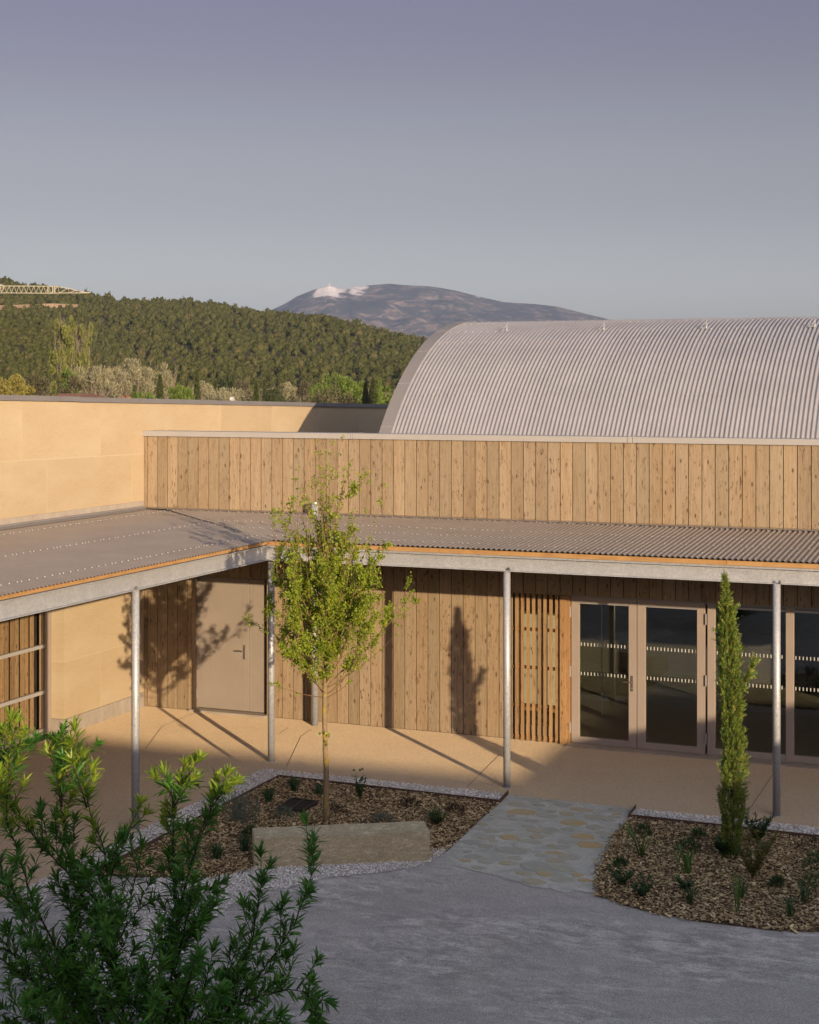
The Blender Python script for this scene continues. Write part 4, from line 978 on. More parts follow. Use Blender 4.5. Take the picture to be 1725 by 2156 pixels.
# ================================================================== YOUNG MAPLE
rng = np.random.default_rng(33); R = random.Random(33)
TB = Vector((6.01, -5.437, .02))
tree = thing('young_maple', 'young maple with slim lichened trunk and loose green crown in the wood chip bed', 'tree', TB[:])
m = MB(); lead = []
K = 34
for i in range(K + 1):
    t = i / K; z_ = 3.95 * t
    lead.append(TB + Vector((.012 * math.sin(z_ * 3.1) + .02 * t + .012 * mnoise.noise((z_ * 5, 0, 0)), .012 * math.cos(z_ * 2.3) + .010 * mnoise.noise((0, z_ * 5, 3)), z_)))
rad = [(.046 if z_ < .1 else .040) * (1 - .25 * z_ / 1.9) * (1 + .07 * mnoise.noise((z_ * 13, 4, 1))) if z_ < 1.95 else lerp(.030, .004, (z_ - 1.95) / 2.0) for z_ in [3.95 * i / K for i in range(K + 1)]]
m.tube(lead, rad, 10)
dome(m, TB + Vector((-.03, -.03, 1.9)), (-.6, -.6, .3), .05, .05)
trunk = m.build('trunk', MAT['bark'], tree, smooth=True)
def at_lead(z_):
    i = min(K - 1, int(z_ / 3.95 * K)); return lerp(lead[i], lead[i + 1], z_ / 3.95 * K - i)
m = MB(); lf = MB(); CL = []
def env(z_): return curve([(1.7, .22), (1.95, .60), (2.3, .80), (2.6, .88), (3.0, .86), (3.4, .72), (3.8, .56), (4.2, .44), (4.6, .32), (4.85, .2)], z_)
def branch(p, d, L, r, lvl, bare=.2, grav=.35, dens=1.0):
    pts = [p]; d = d.normalized(); n_ = 10 if lvl == 0 else 6
    for i in range(n_):
        d = (d + Vector((0, 0, grav * .22)) + Vector((R.gauss(0, .08), R.gauss(0, .08), R.gauss(0, .05)))).normalized(); pts.append(pts[-1] + d * L / n_)
    m.tube(pts, [lerp(r, max(.0018, r * .22), i / n_) for i in range(n_ + 1)], 5 if lvl == 0 else 4, cap=False)
    for i in range(1, n_ + 1):
        t = i / n_
        if t < bare: continue
        for _ in range(2):
            if R.random() < (.39 if lvl else .33) * dens: CL.append((lerp(pts[i - 1], pts[i], R.random()) + Vector((R.gauss(0, .018), R.gauss(0, .018), R.gauss(0, .018))), d.copy(), R.uniform(.7, 1.15)))
        if lvl < 2 and R.random() < (.85 if lvl == 0 else .35) * dens and t > .15:
            sd = Vector((R.gauss(0, 1), R.gauss(0, 1), R.gauss(.25, .5))).normalized()
            branch(pts[i], (d * .8 + sd * .8), L * R.uniform(.20, .40) * (1.15 - t * .5), r * .42, lvl + 1, .1, .25, dens)
    CL.append((pts[-1], d, .9))
NB = 30; UX_ = Vector((CT, ST, 0))
for k in range(NB):                                   # scaffold limbs: the low ones spread, the high ones rise steeply
    f = k / (NB - 1); z0 = lerp(1.62, 2.85, f ** 1.2); a = k * 2.4 + R.uniform(-.4, .4)
    out = Vector((math.cos(a), math.sin(a), 0)); rise = lerp(.50, 2.0, f) * R.uniform(.8, 1.25)
    L = lerp(1.30, 1.2, f) * R.uniform(.8, 1.2)
    branch(at_lead(z0), out + Vector((0, 0, rise)), L, .011, 0, .14 if z0 < 2.3 else .18, .30, 1.1 if f < .75 else .8)
for k in range(28):                                   # upright sparse whips at the top
    z0 = R.uniform(2.6, 3.6); a = R.uniform(0, 6.28); rr = R.uniform(.1, .5)
    branch(at_lead(z0), Vector((math.cos(a) * rr, math.sin(a) * rr, 1.2)), R.uniform(.95, 1.6), .005, 2, .12, .5, 1.3)
for k in range(24):                                   # thin outer whips rising from the shoulder of the crown
    a = R.uniform(0, 6.28); rr = R.uniform(.35, .62); z0 = R.uniform(2.7, 3.2)
    branch(TB + Vector((math.cos(a) * rr, math.sin(a) * rr, z0)), Vector((math.cos(a) * .2, math.sin(a) * .2, 1.2)), R.uniform(.8, 1.45), .004, 2, .15, .5, 1.2)
for k in range(7):
    q = R.uniform(.75, 1.05); branch(at_lead(R.uniform(1.75, 2.3)), UX_ * R.uniform(.6, .85) + Vector((R.gauss(0, .25), R.gauss(0, .25), R.uniform(.8, 1.3))), 1.22 * q, .009, 0, .35, .22, .9)
branch(at_lead(1.60), Vector((-.9, -.2, .0)), .66, .007, 1, .5, .25, .6); branch(at_lead(1.58), Vector((.8, -.1, .3)), .9, .006, 1, .6, .35, .6); branch(at_lead(1.7), Vector((.9, .1, .55)), 1.25, .008, 1, .5, .2, .6)
for p, d, s in CL:
    n_ = R.randint(4, 7); c = np.array(p) + rng.normal(0, .018, (n_, 3))
    D = rdir(rng, n_) * .9 + np.array(d) * .4 + [0, 0, -.2]
    N = rdir(rng, n_) * .7 + [.35, -.45, .75]
    leaves(lf, c, D, N, .035 * s * rng.uniform(.6, 1.25, n_), .027 * s, .10)
    leaves(lf, c, nrm(D) + rdir(rng, n_) * .9, N, .027 * s * rng.uniform(.6, 1.2, n_), .018 * s, .05)
for z_ in (1.02, 1.14, 1.16):
    c = np.tile(np.array(at_lead(z_)) + [.03, -.03, 0], (7, 1)) + rng.normal(0, .025, (7, 3)); leaves(lf, c, rdir(rng, 7) + [.5, -.5, 0], rdir(rng, 7) + [0, -.5, .6], .045, .045, .1)
cr_ = m.build('branches', MAT['twig'], tree)
lf.build('crown', MAT['maple'], tree)

# ================================================================== SLIM CYPRESS
rng = np.random.default_rng(44); R = random.Random(44)
cb = Vector((11.089, -4.925, .02)); cy = thing('slim_cypress', 'narrow columnar cypress with one side shoot in the right bed', 'tree', cb[:])
def cyx(h): return curve([(0, 0), (.6, .0), (1.1, .015), (1.6, .01), (2.2, -.035), (2.8, -.062), (3.2, -.085), (3.4, -.09)], h)
def cyr(h): return .82 * curve([(0, .10), (.12, .15), (.6, .155), (1.0, .165), (1.5, .165), (1.9, .165), (2.3, .145), (2.7, .12), (2.95, .085), (3.1, .055), (3.25, .03), (3.42, .008)], h)
UX = Vector((CT, ST, 0))
m = MB(); m.tube([cb + UX * cyx(h) + Vector((0, 0, h)) for h in np.linspace(0, 3.3, 14)], [lerp(.032, .004, i / 13) for i in range(14)], 7); m.build('trunk', MAT['darkbark'], cy)
m = MB()
def spray(p, d, L, n_):
    """a flattened feathery spray: a twig with scale leaves either side"""
    d = Vector(d).normalized(); s = d.cross(Vector((R.gauss(0, 1), R.gauss(0, 1), R.gauss(0, 1)))).normalized(); nn = d.cross(s)
    t = (np.arange(n_) + .5) / n_; sg = np.where(np.arange(n_) % 2, 1., -1.)
    C = np.array(p)[None] + np.array(d)[None] * (t * L)[:, None] * .85
    D = np.array(d)[None] + np.array(s)[None] * (sg * .75)[:, None] + rng.normal(0, .22, (n_, 3))
    leaves(m, C, D, np.tile(np.array(nn), (n_, 1)) + rng.normal(0, .3, (n_, 3)), L * .34 * (1.1 - t * .6), L * .10, .05)
for k in range(4300):
    h = 3.36 * R.random() ** .92; a = R.uniform(0, 6.283); r0 = cyr(h)
    lump = 1 + .70 * mnoise.noise((math.cos(a) * 1.6, math.sin(a) * 1.6, h * 3.6)) 
    r = r0 * R.uniform(.45, 1.0) ** .6 * lump * (1.25 if R.random() < .06 else 1)
    o_ = Vector((math.cos(a), math.sin(a), 0)); p = cb + UX * cyx(h) + o_ * r * .82 + Vector((0, 0, h - .05))
    up = R.uniform(1.0, 2.6) if R.random() < .86 else R.uniform(.2, .8)
    spray(p, o_ * .7 + Vector((R.gauss(0, .3), R.gauss(0, .3), up)), R.uniform(.06, .135) if h < 3.0 else R.uniform(.04, .08), 9)
for h, s in ((2.55, -1), (2.42, 1), (1.95, 1), (2.9, 1), (2.65, -1), (1.12, 1), (.95, 1), (.75, 1), (1.0, -1)):
    for q in range(4): spray(cb + UX * (cyx(h) + s * cyr(h) * .8) + Vector((0, 0, h + R.uniform(-.03, .03))), UX * s * 1.0 + Vector((0, R.gauss(0, .3), R.uniform(.4, 1.2))), R.uniform(.09, .15), 11)
for q in range(26):
    h = R.uniform(3.05, 3.42); spray(cb + UX * cyx(h) + Vector((R.gauss(0, .012), R.gauss(0, .012), h - .05)), Vector((R.gauss(0, .35), R.gauss(0, .35), 1)), .07, 7)
m.build('crown', MAT['cypress'], cy)
m = MB(); p0 = cb + UX * .05 + Vector((0, 0, 1.92)); tip = cb + UX * .27 + Vector((0, -.05, 2.33))
tw = [lerp(p0, tip, t) + Vector((0, 0, -.04 * math.sin(t * 3.1))) for t in np.linspace(0, 1, 8)]
for t in np.linspace(.15, 1, 34):
    i = min(6, int(t * 7)); p = lerp(tw[i], tw[i + 1], t * 7 - i)
    for q in range(3): spray(p, (tip - p0).normalized() * 1.0 + Vector((R.gauss(0, .6), R.gauss(0, .6), R.gauss(-.1, .65))), R.uniform(.08, .13), 11)
so_ = m.build('side_shoot', MAT['cypress'], cy)
m = MB(); m.tube(tw, .006, 4); m.build('twig', MAT['twig'], so_)

# ================================================================== LEAFY SHRUB IN FRONT
rng = np.random.default_rng(55); R = random.Random(55)
DB = 12.6
base = AT(330, 2310, DB); base.z = 0
sh = thing('leafy_shrub', 'large bushy shrub with narrow green leaves in the front left corner', 'shrub', base[:])
stems = [
    ([(13, 1723), (40, 1800), (62, 1880), (95, 1950), (160, 2080), (240, 2200)], (25, 1510), -.3),
    ([(122, 1560), (127, 1640), (130, 1723), (140, 1790), (180, 1900), (250, 2090)], None, .25),
    ([(159, 1535), (180, 1663), (193, 1723), (219, 1779), (226, 1848), (234, 1912), (240, 1985), (248, 2060), (280, 2250)], None, 0),
    ([(296, 1690), (258, 1783), (232, 1850), (234, 1912)], None, .1),
    ([(421, 1598), (392, 1640), (367, 1676), (365, 1740), (365, 1852), (374, 1934), (360, 2080), (335, 2260)], None, .15),
    ([(327, 1636), (350, 1658), (367, 1680)], None, .15), ([(392, 1610), (378, 1650), (366, 1690)], None, .3), ([(408, 1640), (385, 1668), (366, 1700)], None, -.1), ([(345, 1622), (358, 1655), (366, 1700)], None, 0),
    ([(98, 1580), (118, 1622), (128, 1690)], None, .1), ([(140, 1572), (132, 1630), (130, 1700)], None, .4), ([(178, 1592), (182, 1640), (186, 1700)], None, .2), ([(150, 1600), (168, 1650), (184, 1700)], None, -.2),
    ([(0, 1540), (8, 1610), (14, 1700)], None, -.1), ([(48, 1548), (28, 1610), (14, 1690)], None, .2), ([(-12, 1580), (2, 1650), (14, 1730)], None, .2),
    ([(496, 1645), (470, 1668), (447, 1700)], None, 0), ([(455, 1640), (452, 1672), (442, 1710)], None, .2),
    ([(481, 1630), (447, 1684), (421, 1757), (400, 1830), (385, 1880), (372, 1960)], None, -.2),
    ([(550, 1795), (545, 1890), (533, 1976), (505, 2040), (460, 2120), (380, 2240)], None, -.3),
    ([(662, 1768), (655, 1848), (619, 1946), (559, 2037), (516, 2084), (440, 2170), (360, 2260)], None, -.45),
    ([(690, 2112), (640, 2086), (602, 2082), (545, 2100), (480, 2128), (400, 2190), (350, 2250)], None, -.5),
    ([(662, 2150), (668, 2118), (640, 2086)], None, -.5),
    ([(0, 1641), (56, 1740), (116, 1809), (185, 1878), (228, 1920), (240, 1985)], None, -.2),
    ([(455, 1878), (344, 1885), (290, 1915), (245, 1985)], None, .2),
    ([(455, 1905), (400, 1960), (350, 2030), (310, 2120), (290, 2240)], None, -.1),
    ([(10, 1850), (70, 1960), (130, 2050), (200, 2180)], None, -.5),
    ([(60, 1990), (130, 2080), (220, 2200)], None, -.6), ([(150, 1960), (190, 2060), (240, 2180)], None, -.55),
    ([(-20, 1770), (30, 1900), (90, 2030), (160, 2160)], None, .2), ([(-30, 1930), (40, 2030), (140, 2150)], None, 0),
    ([(420, 2010), (390, 2090), (350, 2200)], None, -.6), ([(510, 1965), (480, 2050), (420, 2150)], None, .2), ([(330, 1960), (310, 2060), (300, 2180)], None, -.6),
    ([(590, 2140), (520, 2160), (430, 2210)], None, -.7), ([(250, 1900), (230, 1990), (250, 2100)], None, -.4), ([(70, 2100), (150, 2150), (250, 2230)], None, -.7), ([(200, 2050), (240, 2130), (290, 2220)], None, -.75),
    ([(0, 2120), (100, 2170), (220, 2240)], None, -.4), ([(470, 2090), (430, 2150), (380, 2220)], None, -.7), ([(330, 2100), (320, 2160), (320, 2240)], None, -.8),
    ([(560, 1930), (520, 2000), (470, 2080)], None, .3), ([(30, 2040), (90, 2110), (180, 2190)], None, .1), ([(110, 1990), (160, 2080), (220, 2180)], None, .25), ([(10, 1960), (60, 2060), (130, 2160)], None, .3), ([(180, 1840), (215, 1930), (240, 2040)], None, -.35), ([(410, 1850), (395, 1930), (370, 2040)], None, -.4), ([(60, 2140), (140, 2190), (230, 2250)], None, -.2), ([(260, 2060), (270, 2130), (290, 2220)], None, .2), ([(380, 2000), (370, 2080), (345, 2190)], None, .25), ([(450, 2000), (430, 2080), (380, 2180)], None, -.25), ([(300, 1780), (285, 1850), (262, 1940)], None, .3), ([(120, 1850), (150, 1930), (200, 2040)], None, .3),
]
mb_b, mb_l, mb_t = MB(), MB(), MB()
def shoot(pts, rb, tipf, dens, lsz):
    """pts run from tip to base"""
    pts = pts[::-1]
    seg = [(pts[i + 1] - pts[i]).length for i in range(len(pts) - 1)]; tot = sum(seg)
    m_ = max(4, int(tot / .07)); Q = []
    for k in range(m_ + 1):
        s = tot * k / m_; i = 0
        while i < len(seg) - 1 and s > seg[i]: s -= seg[i]; i += 1
        Q.append(lerp(pts[i], pts[i + 1], min(1, s / max(seg[i], 1e-6))) + Vector((R.gauss(0, .004), R.gauss(0, .004), R.gauss(0, .004))))
    mb_b.tube(Q, [lerp(rb, .0022, (k / m_) ** .8) for k in range(m_ + 1)], 6, cap=False)
    ang = R.uniform(0, 6.28)
    nl = int(tot * dens)
    for k in range(nl):
        t = R.random() ** .85
        if t < .12 and R.random() < .6: continue
        i = min(m_ - 1, int(t * m_)); p = lerp(Q[i], Q[i + 1], t * m_ - i); d = (Q[i + 1] - Q[i]).normalized()
        ang += 2.4; a = d.orthogonal().normalized(); b = d.cross(a); o_ = a * math.cos(ang) + b * math.sin(ang)
        near = t > tipf
        L = lsz * R.choice((R.uniform(.4, .8), R.uniform(.7, 1.15), R.uniform(.7, 1.15))) * (1 if t < .97 else .8)
        D = d * R.uniform(.25, .85) + o_ * R.uniform(.7, 1.05) + Vector((0, 0, R.uniform(-.15, .25)))
        N = d * .8 - o_ * .2 + Vector((R.gauss(0, .25), R.gauss(0, .25), .5 + R.gauss(0, .2)))
        tgt = TIPS if near else REST
        tgt.append((p, D, N, L))
    # a rosette at the very tip
    d = (Q[-1] - Q[-2]).normalized(); a = d.orthogonal().normalized(); b = d.cross(a)
    for k in range(14):
        an = k * 2.4; o_ = a * math.cos(an) + b * math.sin(an)
        (TIPS if tipf < .99 else REST).append((Q[-1] - d * .06 * (k / 14), d * R.uniform(.6, 1.3) + o_ * R.uniform(.3, .8), d - o_ * .3 + Vector((0, 0, .4)), lsz * R.uniform(.6, 1.05)))
    return Q
TIPS, REST = [], []
def px2p(x, y, dz): return AT(x, y, DB + dz)
sub = []
for si, (pts, tip, dz) in enumerate(stems):
    if tip: pts = [tip] + pts
    k = len(pts); P = []
    for i, (x, y) in enumerate(pts): P.append(px2p(x, y, dz * (1 - (i / max(1, k - 1)) ** 1.5) + .03 * math.sin(i * 2.1 + si)))
    high = pts[0][1] < 1700  # only tips above the shade edge take the sunlit leaf colour
    Q = shoot(P, .0135 if k > 5 else .008, .72 if high else 1.1, 92, .138)
    n_ = len(Q); hi_ = high
    for j in range(2, n_ - 3):
        if R.random() < (.75 if (hi_ and j > n_ * .55) else .58): sub.append((Q[j], (Q[j + 1] - Q[j]).normalized(), j / n_, hi_ and j > n_ * .6))
for p, d, t, hi in sub:
    a = d.orthogonal().normalized(); b = d.cross(a); an = R.uniform(0, 6.28); o_ = a * math.cos(an) + b * math.sin(an)
    D = (d * .9 + o_ * R.uniform(.6, 1.1) + Vector((0, 0, .35))).normalized(); L = R.uniform(.12, .26) if hi else R.uniform(.16, .42)
    P = [p]
    for q in range(4): D = (D + Vector((R.gauss(0, .1), R.gauss(0, .1), .08))).normalized(); P.append(P[-1] + D * L / 4)
    shoot(P[::-1], .0042, .55 if hi else 1.1, 84, .120)
def put(lst, mb):
    C = np.array([q[0] for q in lst]); leaves(mb, C, np.array([q[1] for q in lst]), np.array([q[2] for q in lst]), np.array([q[3] for q in lst]), np.array([q[3] for q in lst]) * rng.uniform(.16, .23, len(lst)), .12, True)
put(REST, mb_l); put(TIPS, mb_t)
m = mb_b; m.tube([base + Vector((0, 0, -.02)), base + Vector((.0, .0, .12))], .05, 8)
for x, y, dz in ((240, 2200, -.3), (280, 2250, 0), (335, 2260, .1), (380, 2240, -.3), (160, 2160, .2), (220, 2240, -.4)):
    m.tube([base + Vector((0, 0, .03)), px2p(x, y, dz * .3)], [.024, .012], 6)
m.build('branches', MAT['darkbark'], sh)
mb_l.build('foliage', MAT['almond'], sh); mb_t.build('sunlit_young_leaves', MAT['almond_tip'], sh)
# ================================================================== HILLS, FOREST, MOUNTAIN
rng = np.random.default_rng(77); R = random.Random(77)
RIDGE = [(-500, 500), (-200, 560), (0, 592), (65, 602), (130, 611), (195, 624), (260, 634), (320, 638), (390, 637), (435, 643), (490, 648), (530, 656), (565, 662), (625, 663.5), (700, 673), (750, 684), (800, 697), (862, 711), (902, 715), (1000, 742), (1200, 785), (1500, 806), (1900, 812)]
D0, D1 = 720.0, 1350.0
def hill_h(px, d):
    zr_ = EYE + (HY - curve(RIDGE, px)) / F_PX * D1 - 2.5
    t = (d - D0) / (D1 - D0)
    if t <= 0: return 0
    if t <= 1: s = t * t * (3 - 2 * t) * .35 + t * .65
    else: s = 1 - (t - 1) * .8
    x = (px - CX) / F_PX * d
    bump = mnoise.noise((x * .011, d * .008, 2.2)) * 9 + mnoise.noise((x * .035, d * .02, 5)) * 3
    return zr_ * s + bump * max(0, min(1, 4 * t * (1.02 - t)))
SPUR = [(-500, 560), (-100, 640), (0, 668), (60, 676), (110, 690), (150, 720), (175, 755), (195, 800), (230, 840), (300, 860)]
E0, E1 = 640.0, 800.0
def spur_h(px, d):
    zr_ = EYE + (HY - curve(SPUR, px)) / F_PX * E1 - 2.2
    t = (d - E0) / (E1 - E0)
    s = t * .6 + .4 * t * t * (3 - 2 * t) if t <= 1 else 1 - (t - 1) * 1.2
    x = (px - CX) / F_PX * d
    return max(-1, zr_ * s + mnoise.noise((x * .02, d * .02, 9)) * 2.5 * max(0, min(1, 4 * t * (1 - t))))
def wp(px, d, z):
    x, y = loc((px - CX) / F_PX * d, d); return (x, y, z)
def terrain(fn, pxs, ds):
    m = MB(); m.grid([[wp(p, d, fn(p, d)) for d in ds] for p in pxs]); return m
kind(terrain(hill_h, np.linspace(-500, 1900, 110), np.linspace(D0 - 10, D1 + 500, 60)).build('hills', MAT['hill'], smooth=True), 'structure')
kind(terrain(spur_h, np.linspace(-500, 300, 60), np.linspace(E0, E1 + 120, 30)).build('hills', MAT['hill'], smooth=True), 'structure')
# earth track across the hill
def track_d(px, y):
    lo, hi = D0, D1
    for _ in range(40):
        mid = (lo + hi) / 2
        if HY - (hill_h(px, mid) - EYE) / mid * F_PX > y: lo = mid
        else: hi = mid
    return lo
TR = [(p, curve([(-80, 658), (0, 653), (60, 651), (110, 648), (165, 646)], p)) for p in range(-80, 166, 7)]
m = MB(); L_ = []
for p, y in TR:
    d = track_d(p, y); h = hill_h(p, d); w = 1 + max(0, min(1, (165 - p) / 60))
    L_.append((p, d)); P = [wp(p, d - 2.4, h + .9), wp(p, d + 2, h + .9 + 1.35 * w)]; m.v += P; m.n += 2
for i in range(len(TR) - 1): m.f.append((2 * i, 2 * i + 2, 2 * i + 3, 2 * i + 1))
# give the bank a body
b = m.n; m.v += [(x, y, z - 1.6) for x, y, z in m.v[:b]]; m.n += b
for i in range(len(TR) - 1): m.f.append((b + 2 * i, b + 2 * i + 1, b + 2 * i + 3, b + 2 * i + 2)); m.f.append((2 * i, b + 2 * i, b + 2 * i + 2, 2 * i + 2))
kind(m.build('hill_track', MAT['track']), 'structure')
# pines on the hill: one far wood
def crown_variants(n_, sub):
    out = []
    for k in range(n_):
        bm = bmesh.new(); bmesh.ops.create_icosphere(bm, subdivisions=sub, radius=1)
        o_ = Vector((k * 7.3, k * 3.1, k))
        for w in bm.verts:
            c = w.co.copy(); f = 1 + .42 * mnoise.noise(c * 1.7 + o_) + .30 * mnoise.noise(c * 3.9 + o_)
            w.co = Vector((c.x * f, c.y * f, c.z * f * .95 + .10))
        bm.verts.ensure_lookup_table(); bm.verts.index_update()
        out.append((np.array([w.co[:] for w in bm.verts]), np.array([[q.index for q in f.verts] for f in bm.faces]))); bm.free()
    return out
VAR = []
for v_, f_ in crown_variants(8, 2):
    q = MB(); v_ = v_ * .86; n_ = 30; dd = rdir(rng, n_); dd[:, 2] = dd[:, 2] * .8 + .15
    leaves(q, dd * rng.uniform(.55, .95, (n_, 1)), dd + rdir(rng, n_) * .9 + [0, 0, .3], rdir(rng, n_) + dd, rng.uniform(.35, .7, n_), rng.uniform(.3, .5, n_), .2)
    lv = np.array(q.v); tri = np.array([t for a_, b_, c_, d_ in q.f for t in ((a_, b_, c_), (a_, c_, d_))]) + len(v_)
    VAR.append((np.concatenate([v_, lv]), np.concatenate([f_, tri])))
def forest(name, items, mat, label):
    V, Fc, b = [], [], 0
    for (x, y, z, r, h) in items:
        v, f = VAR[R.randrange(8)]; a = R.uniform(0, 6.28); ca, sa = math.cos(a), math.sin(a)
        q = np.stack([(v[:, 0] * ca - v[:, 1] * sa) * r + x, (v[:, 0] * sa + v[:, 1] * ca) * r + y, v[:, 2] * h + z], 1)
        V.append(q); Fc.append(f + b); b += len(v)
    V, Fc = np.concatenate(V), np.concatenate(Fc)
    me = bpy.data.meshes.new(name); me.vertices.add(len(V)); me.vertices.foreach_set('co', V.ravel())
    me.loops.add(len(Fc) * 3); me.loops.foreach_set('vertex_index', Fc.ravel().astype(np.int32)); me.polygons.add(len(Fc))
    me.polygons.foreach_set('loop_start', np.arange(0, len(Fc) * 3, 3, dtype=np.int32)); me.polygons.foreach_set('loop_total', np.full(len(Fc), 3, dtype=np.int32))
    me.update(calc_edges=True); me.validate(); me.materials.append(mat)
    o = bpy.data.objects.new(name, me); COL.objects.link(o); return kind(o, 'stuff', label)
it = []
trd = {int(p // 7): d for p, d in L_}
while len(it) < 9600:
    px = R.uniform(-180, 1300); d = R.uniform(D0 + 8, D1 + 25)
    if int(px // 7) in trd and -22 < d - trd[int(px // 7)] < 4.0: continue
    if R.random() > .55 + .6 * mnoise.noise((px * .02, d * .02, 1)) + .35: continue
    s = max(.45, R.gauss(1, .24) * (1 if d > D0 + 90 else .8) * (1 + .35 * mnoise.noise((px * .05, d * .03, 7))))
    if mnoise.noise((px * .06, d * .035, 12)) > .42 and R.random() < .8: continue
    x, y, z = wp(px, d, hill_h(px, d))
    it.append((x, y, z + 1.7 * s, 2.0 * s * R.uniform(.8, 1.2), 2.5 * s * R.uniform(.8, 1.3)))
forest('forest', it, MAT['forest'], 'dense olive green pine wood covering the long hill')
it = []
while len(it) < 2000:
    px = R.uniform(-140, 215); d = R.uniform(E0 + 4, E1 + 10)
    z = spur_h(px, d)
    if z < -.5: continue
    s = max(.5, R.gauss(.78, .18)); x, y, z = wp(px, d, z); it.append((x, y, z + 1.0 * s, 1.75 * s, 1.9 * s))
forest('forest', it, MAT['forest'], 'smoother green pine wood on the nearer left spur')

# the mountain
MT = [(300, 800), (480, 700), (562, 657), (600, 639.5), (625, 624), (660, 610), (680, 604), (693, 601), (704, 604), (716, 608), (728, 607), (745, 603), (765, 602.5), (780, 600.5), (820, 597), (850, 600), (912, 603), (962, 612), (1012, 625), (1062, 636), (1127, 640), (1172, 645), (1212, 655), (1277, 671), (1340, 690), (1500, 740), (1800, 800)]
M0, M1 = 7000.0, 9500.0
pxs, ds = np.linspace(300, 1800, 240), np.concatenate([np.linspace(M0, M1, 70), np.linspace(M1 + 120, M1 + 1200, 6)])
m = MB(); P = []; SN = []
for p in pxs:
    row = []
    for d in ds:
        zt = EYE + (HY - curve(MT, p)) / F_PX * M1; t = (d - M0) / (M1 - M0)
        if t <= 1: s = t ** .9 * .8 + .2 * t * t
        else: s = 1 - (t - 1) * 1.2
        x = (p - CX) / F_PX * d
        nz_ = mnoise.ridged_multi_fractal((x * .0011 + .3 * math.sin(d * .001), d * .0007, 1.7), 1, 2.1, 6, 1, 2) - 1.0
        z = zt * s + (nz_ * 110 + mnoise.fractal((x * .005, d * .004, 3), 1, 2, 5) * 45) * max(0, min(1, 3.5 * t * (1 - t)))
        row.append(wp(p, d, z))
        k = 0
        if t > .55: k = max(0, 1 - ((p - 690) / 42) ** 2) * max(0, (t - .6) / .4) * .95 + max(0, 1 - ((p - 752) / 40) ** 2) * max(0, (t - .80) / .2) * .72 + max(0, 1 - ((p - 905) / 50) ** 2) * max(0, (t - .85) / .15) * .42 + max(0, 1 - ((p - 1010) / 26) ** 2) * max(0, (t - .86) / .14) * .46 + max(0, 1 - ((p - 825) / 45) ** 2) * max(0, (t - .92) / .08) * .44
        SN.append(k)
    P.append(row)
m.grid(P); mt_ = m.build('mountain', MAT['mountain'], smooth=True); kind(mt_, 'structure')
at_ = mt_.data.attributes.new('snow', 'FLOAT', 'POINT'); at_.data.foreach_set('value', SN)
FT = [(480, 720), (600, 672), (650, 662), (700, 664), (740, 668), (790, 680), (830, 694), (870, 703), (930, 712), (1000, 725), (1100, 750), (1300, 790)]
m = MB(); P = []
for p in np.linspace(480, 1300, 120):
    row = []
    for d in np.linspace(4800, 6300, 34):
        t = min(1, (d - 4800) / 1200); zt = EYE + (HY - curve(FT, p)) / F_PX * 6000; s = t if d <= 6000 else 1 - (d - 6000) / 900
        x = (p - CX) / F_PX * d; row.append(wp(p, d, zt * s + mnoise.fractal((x * .004, d * .004, 8), 1, 2, 5) * 22 * max(0, min(1, 3 * t * (1 - t)))))
    P.append(row)
m.grid(P); kind(m.build('foothill', MAT['foothill'], smooth=True), 'structure')
b0 = Vector(wp(693.5, M1 - 20, EYE + (HY - 602) / F_PX * M1))
tw = thing('summit_tower', 'tiny white mast tower on the snowy mountain summit', 'tower', b0[:])
m = MB(); m.tube([b0 + Vector((0, 0, -8)), b0 + Vector((0, 0, 9))], [5, 3.2], 10); m.build('shaft', MAT['dish'], tw)
m = MB(); m.tube([b0 + Vector((0, 0, 9)), b0 + Vector((0, 0, 13)), b0 + Vector((0, 0, 22))], [3.8, 2.0, .7], 8); m.build('antenna', MAT['dish'], tw)
m = MB(); m.box(b0.x - 16, b0.x + 3, b0.y - 5, b0.y + 5, b0.z - 9, b0.z + 1); m.build('base_building', MAT['dish'], tw)

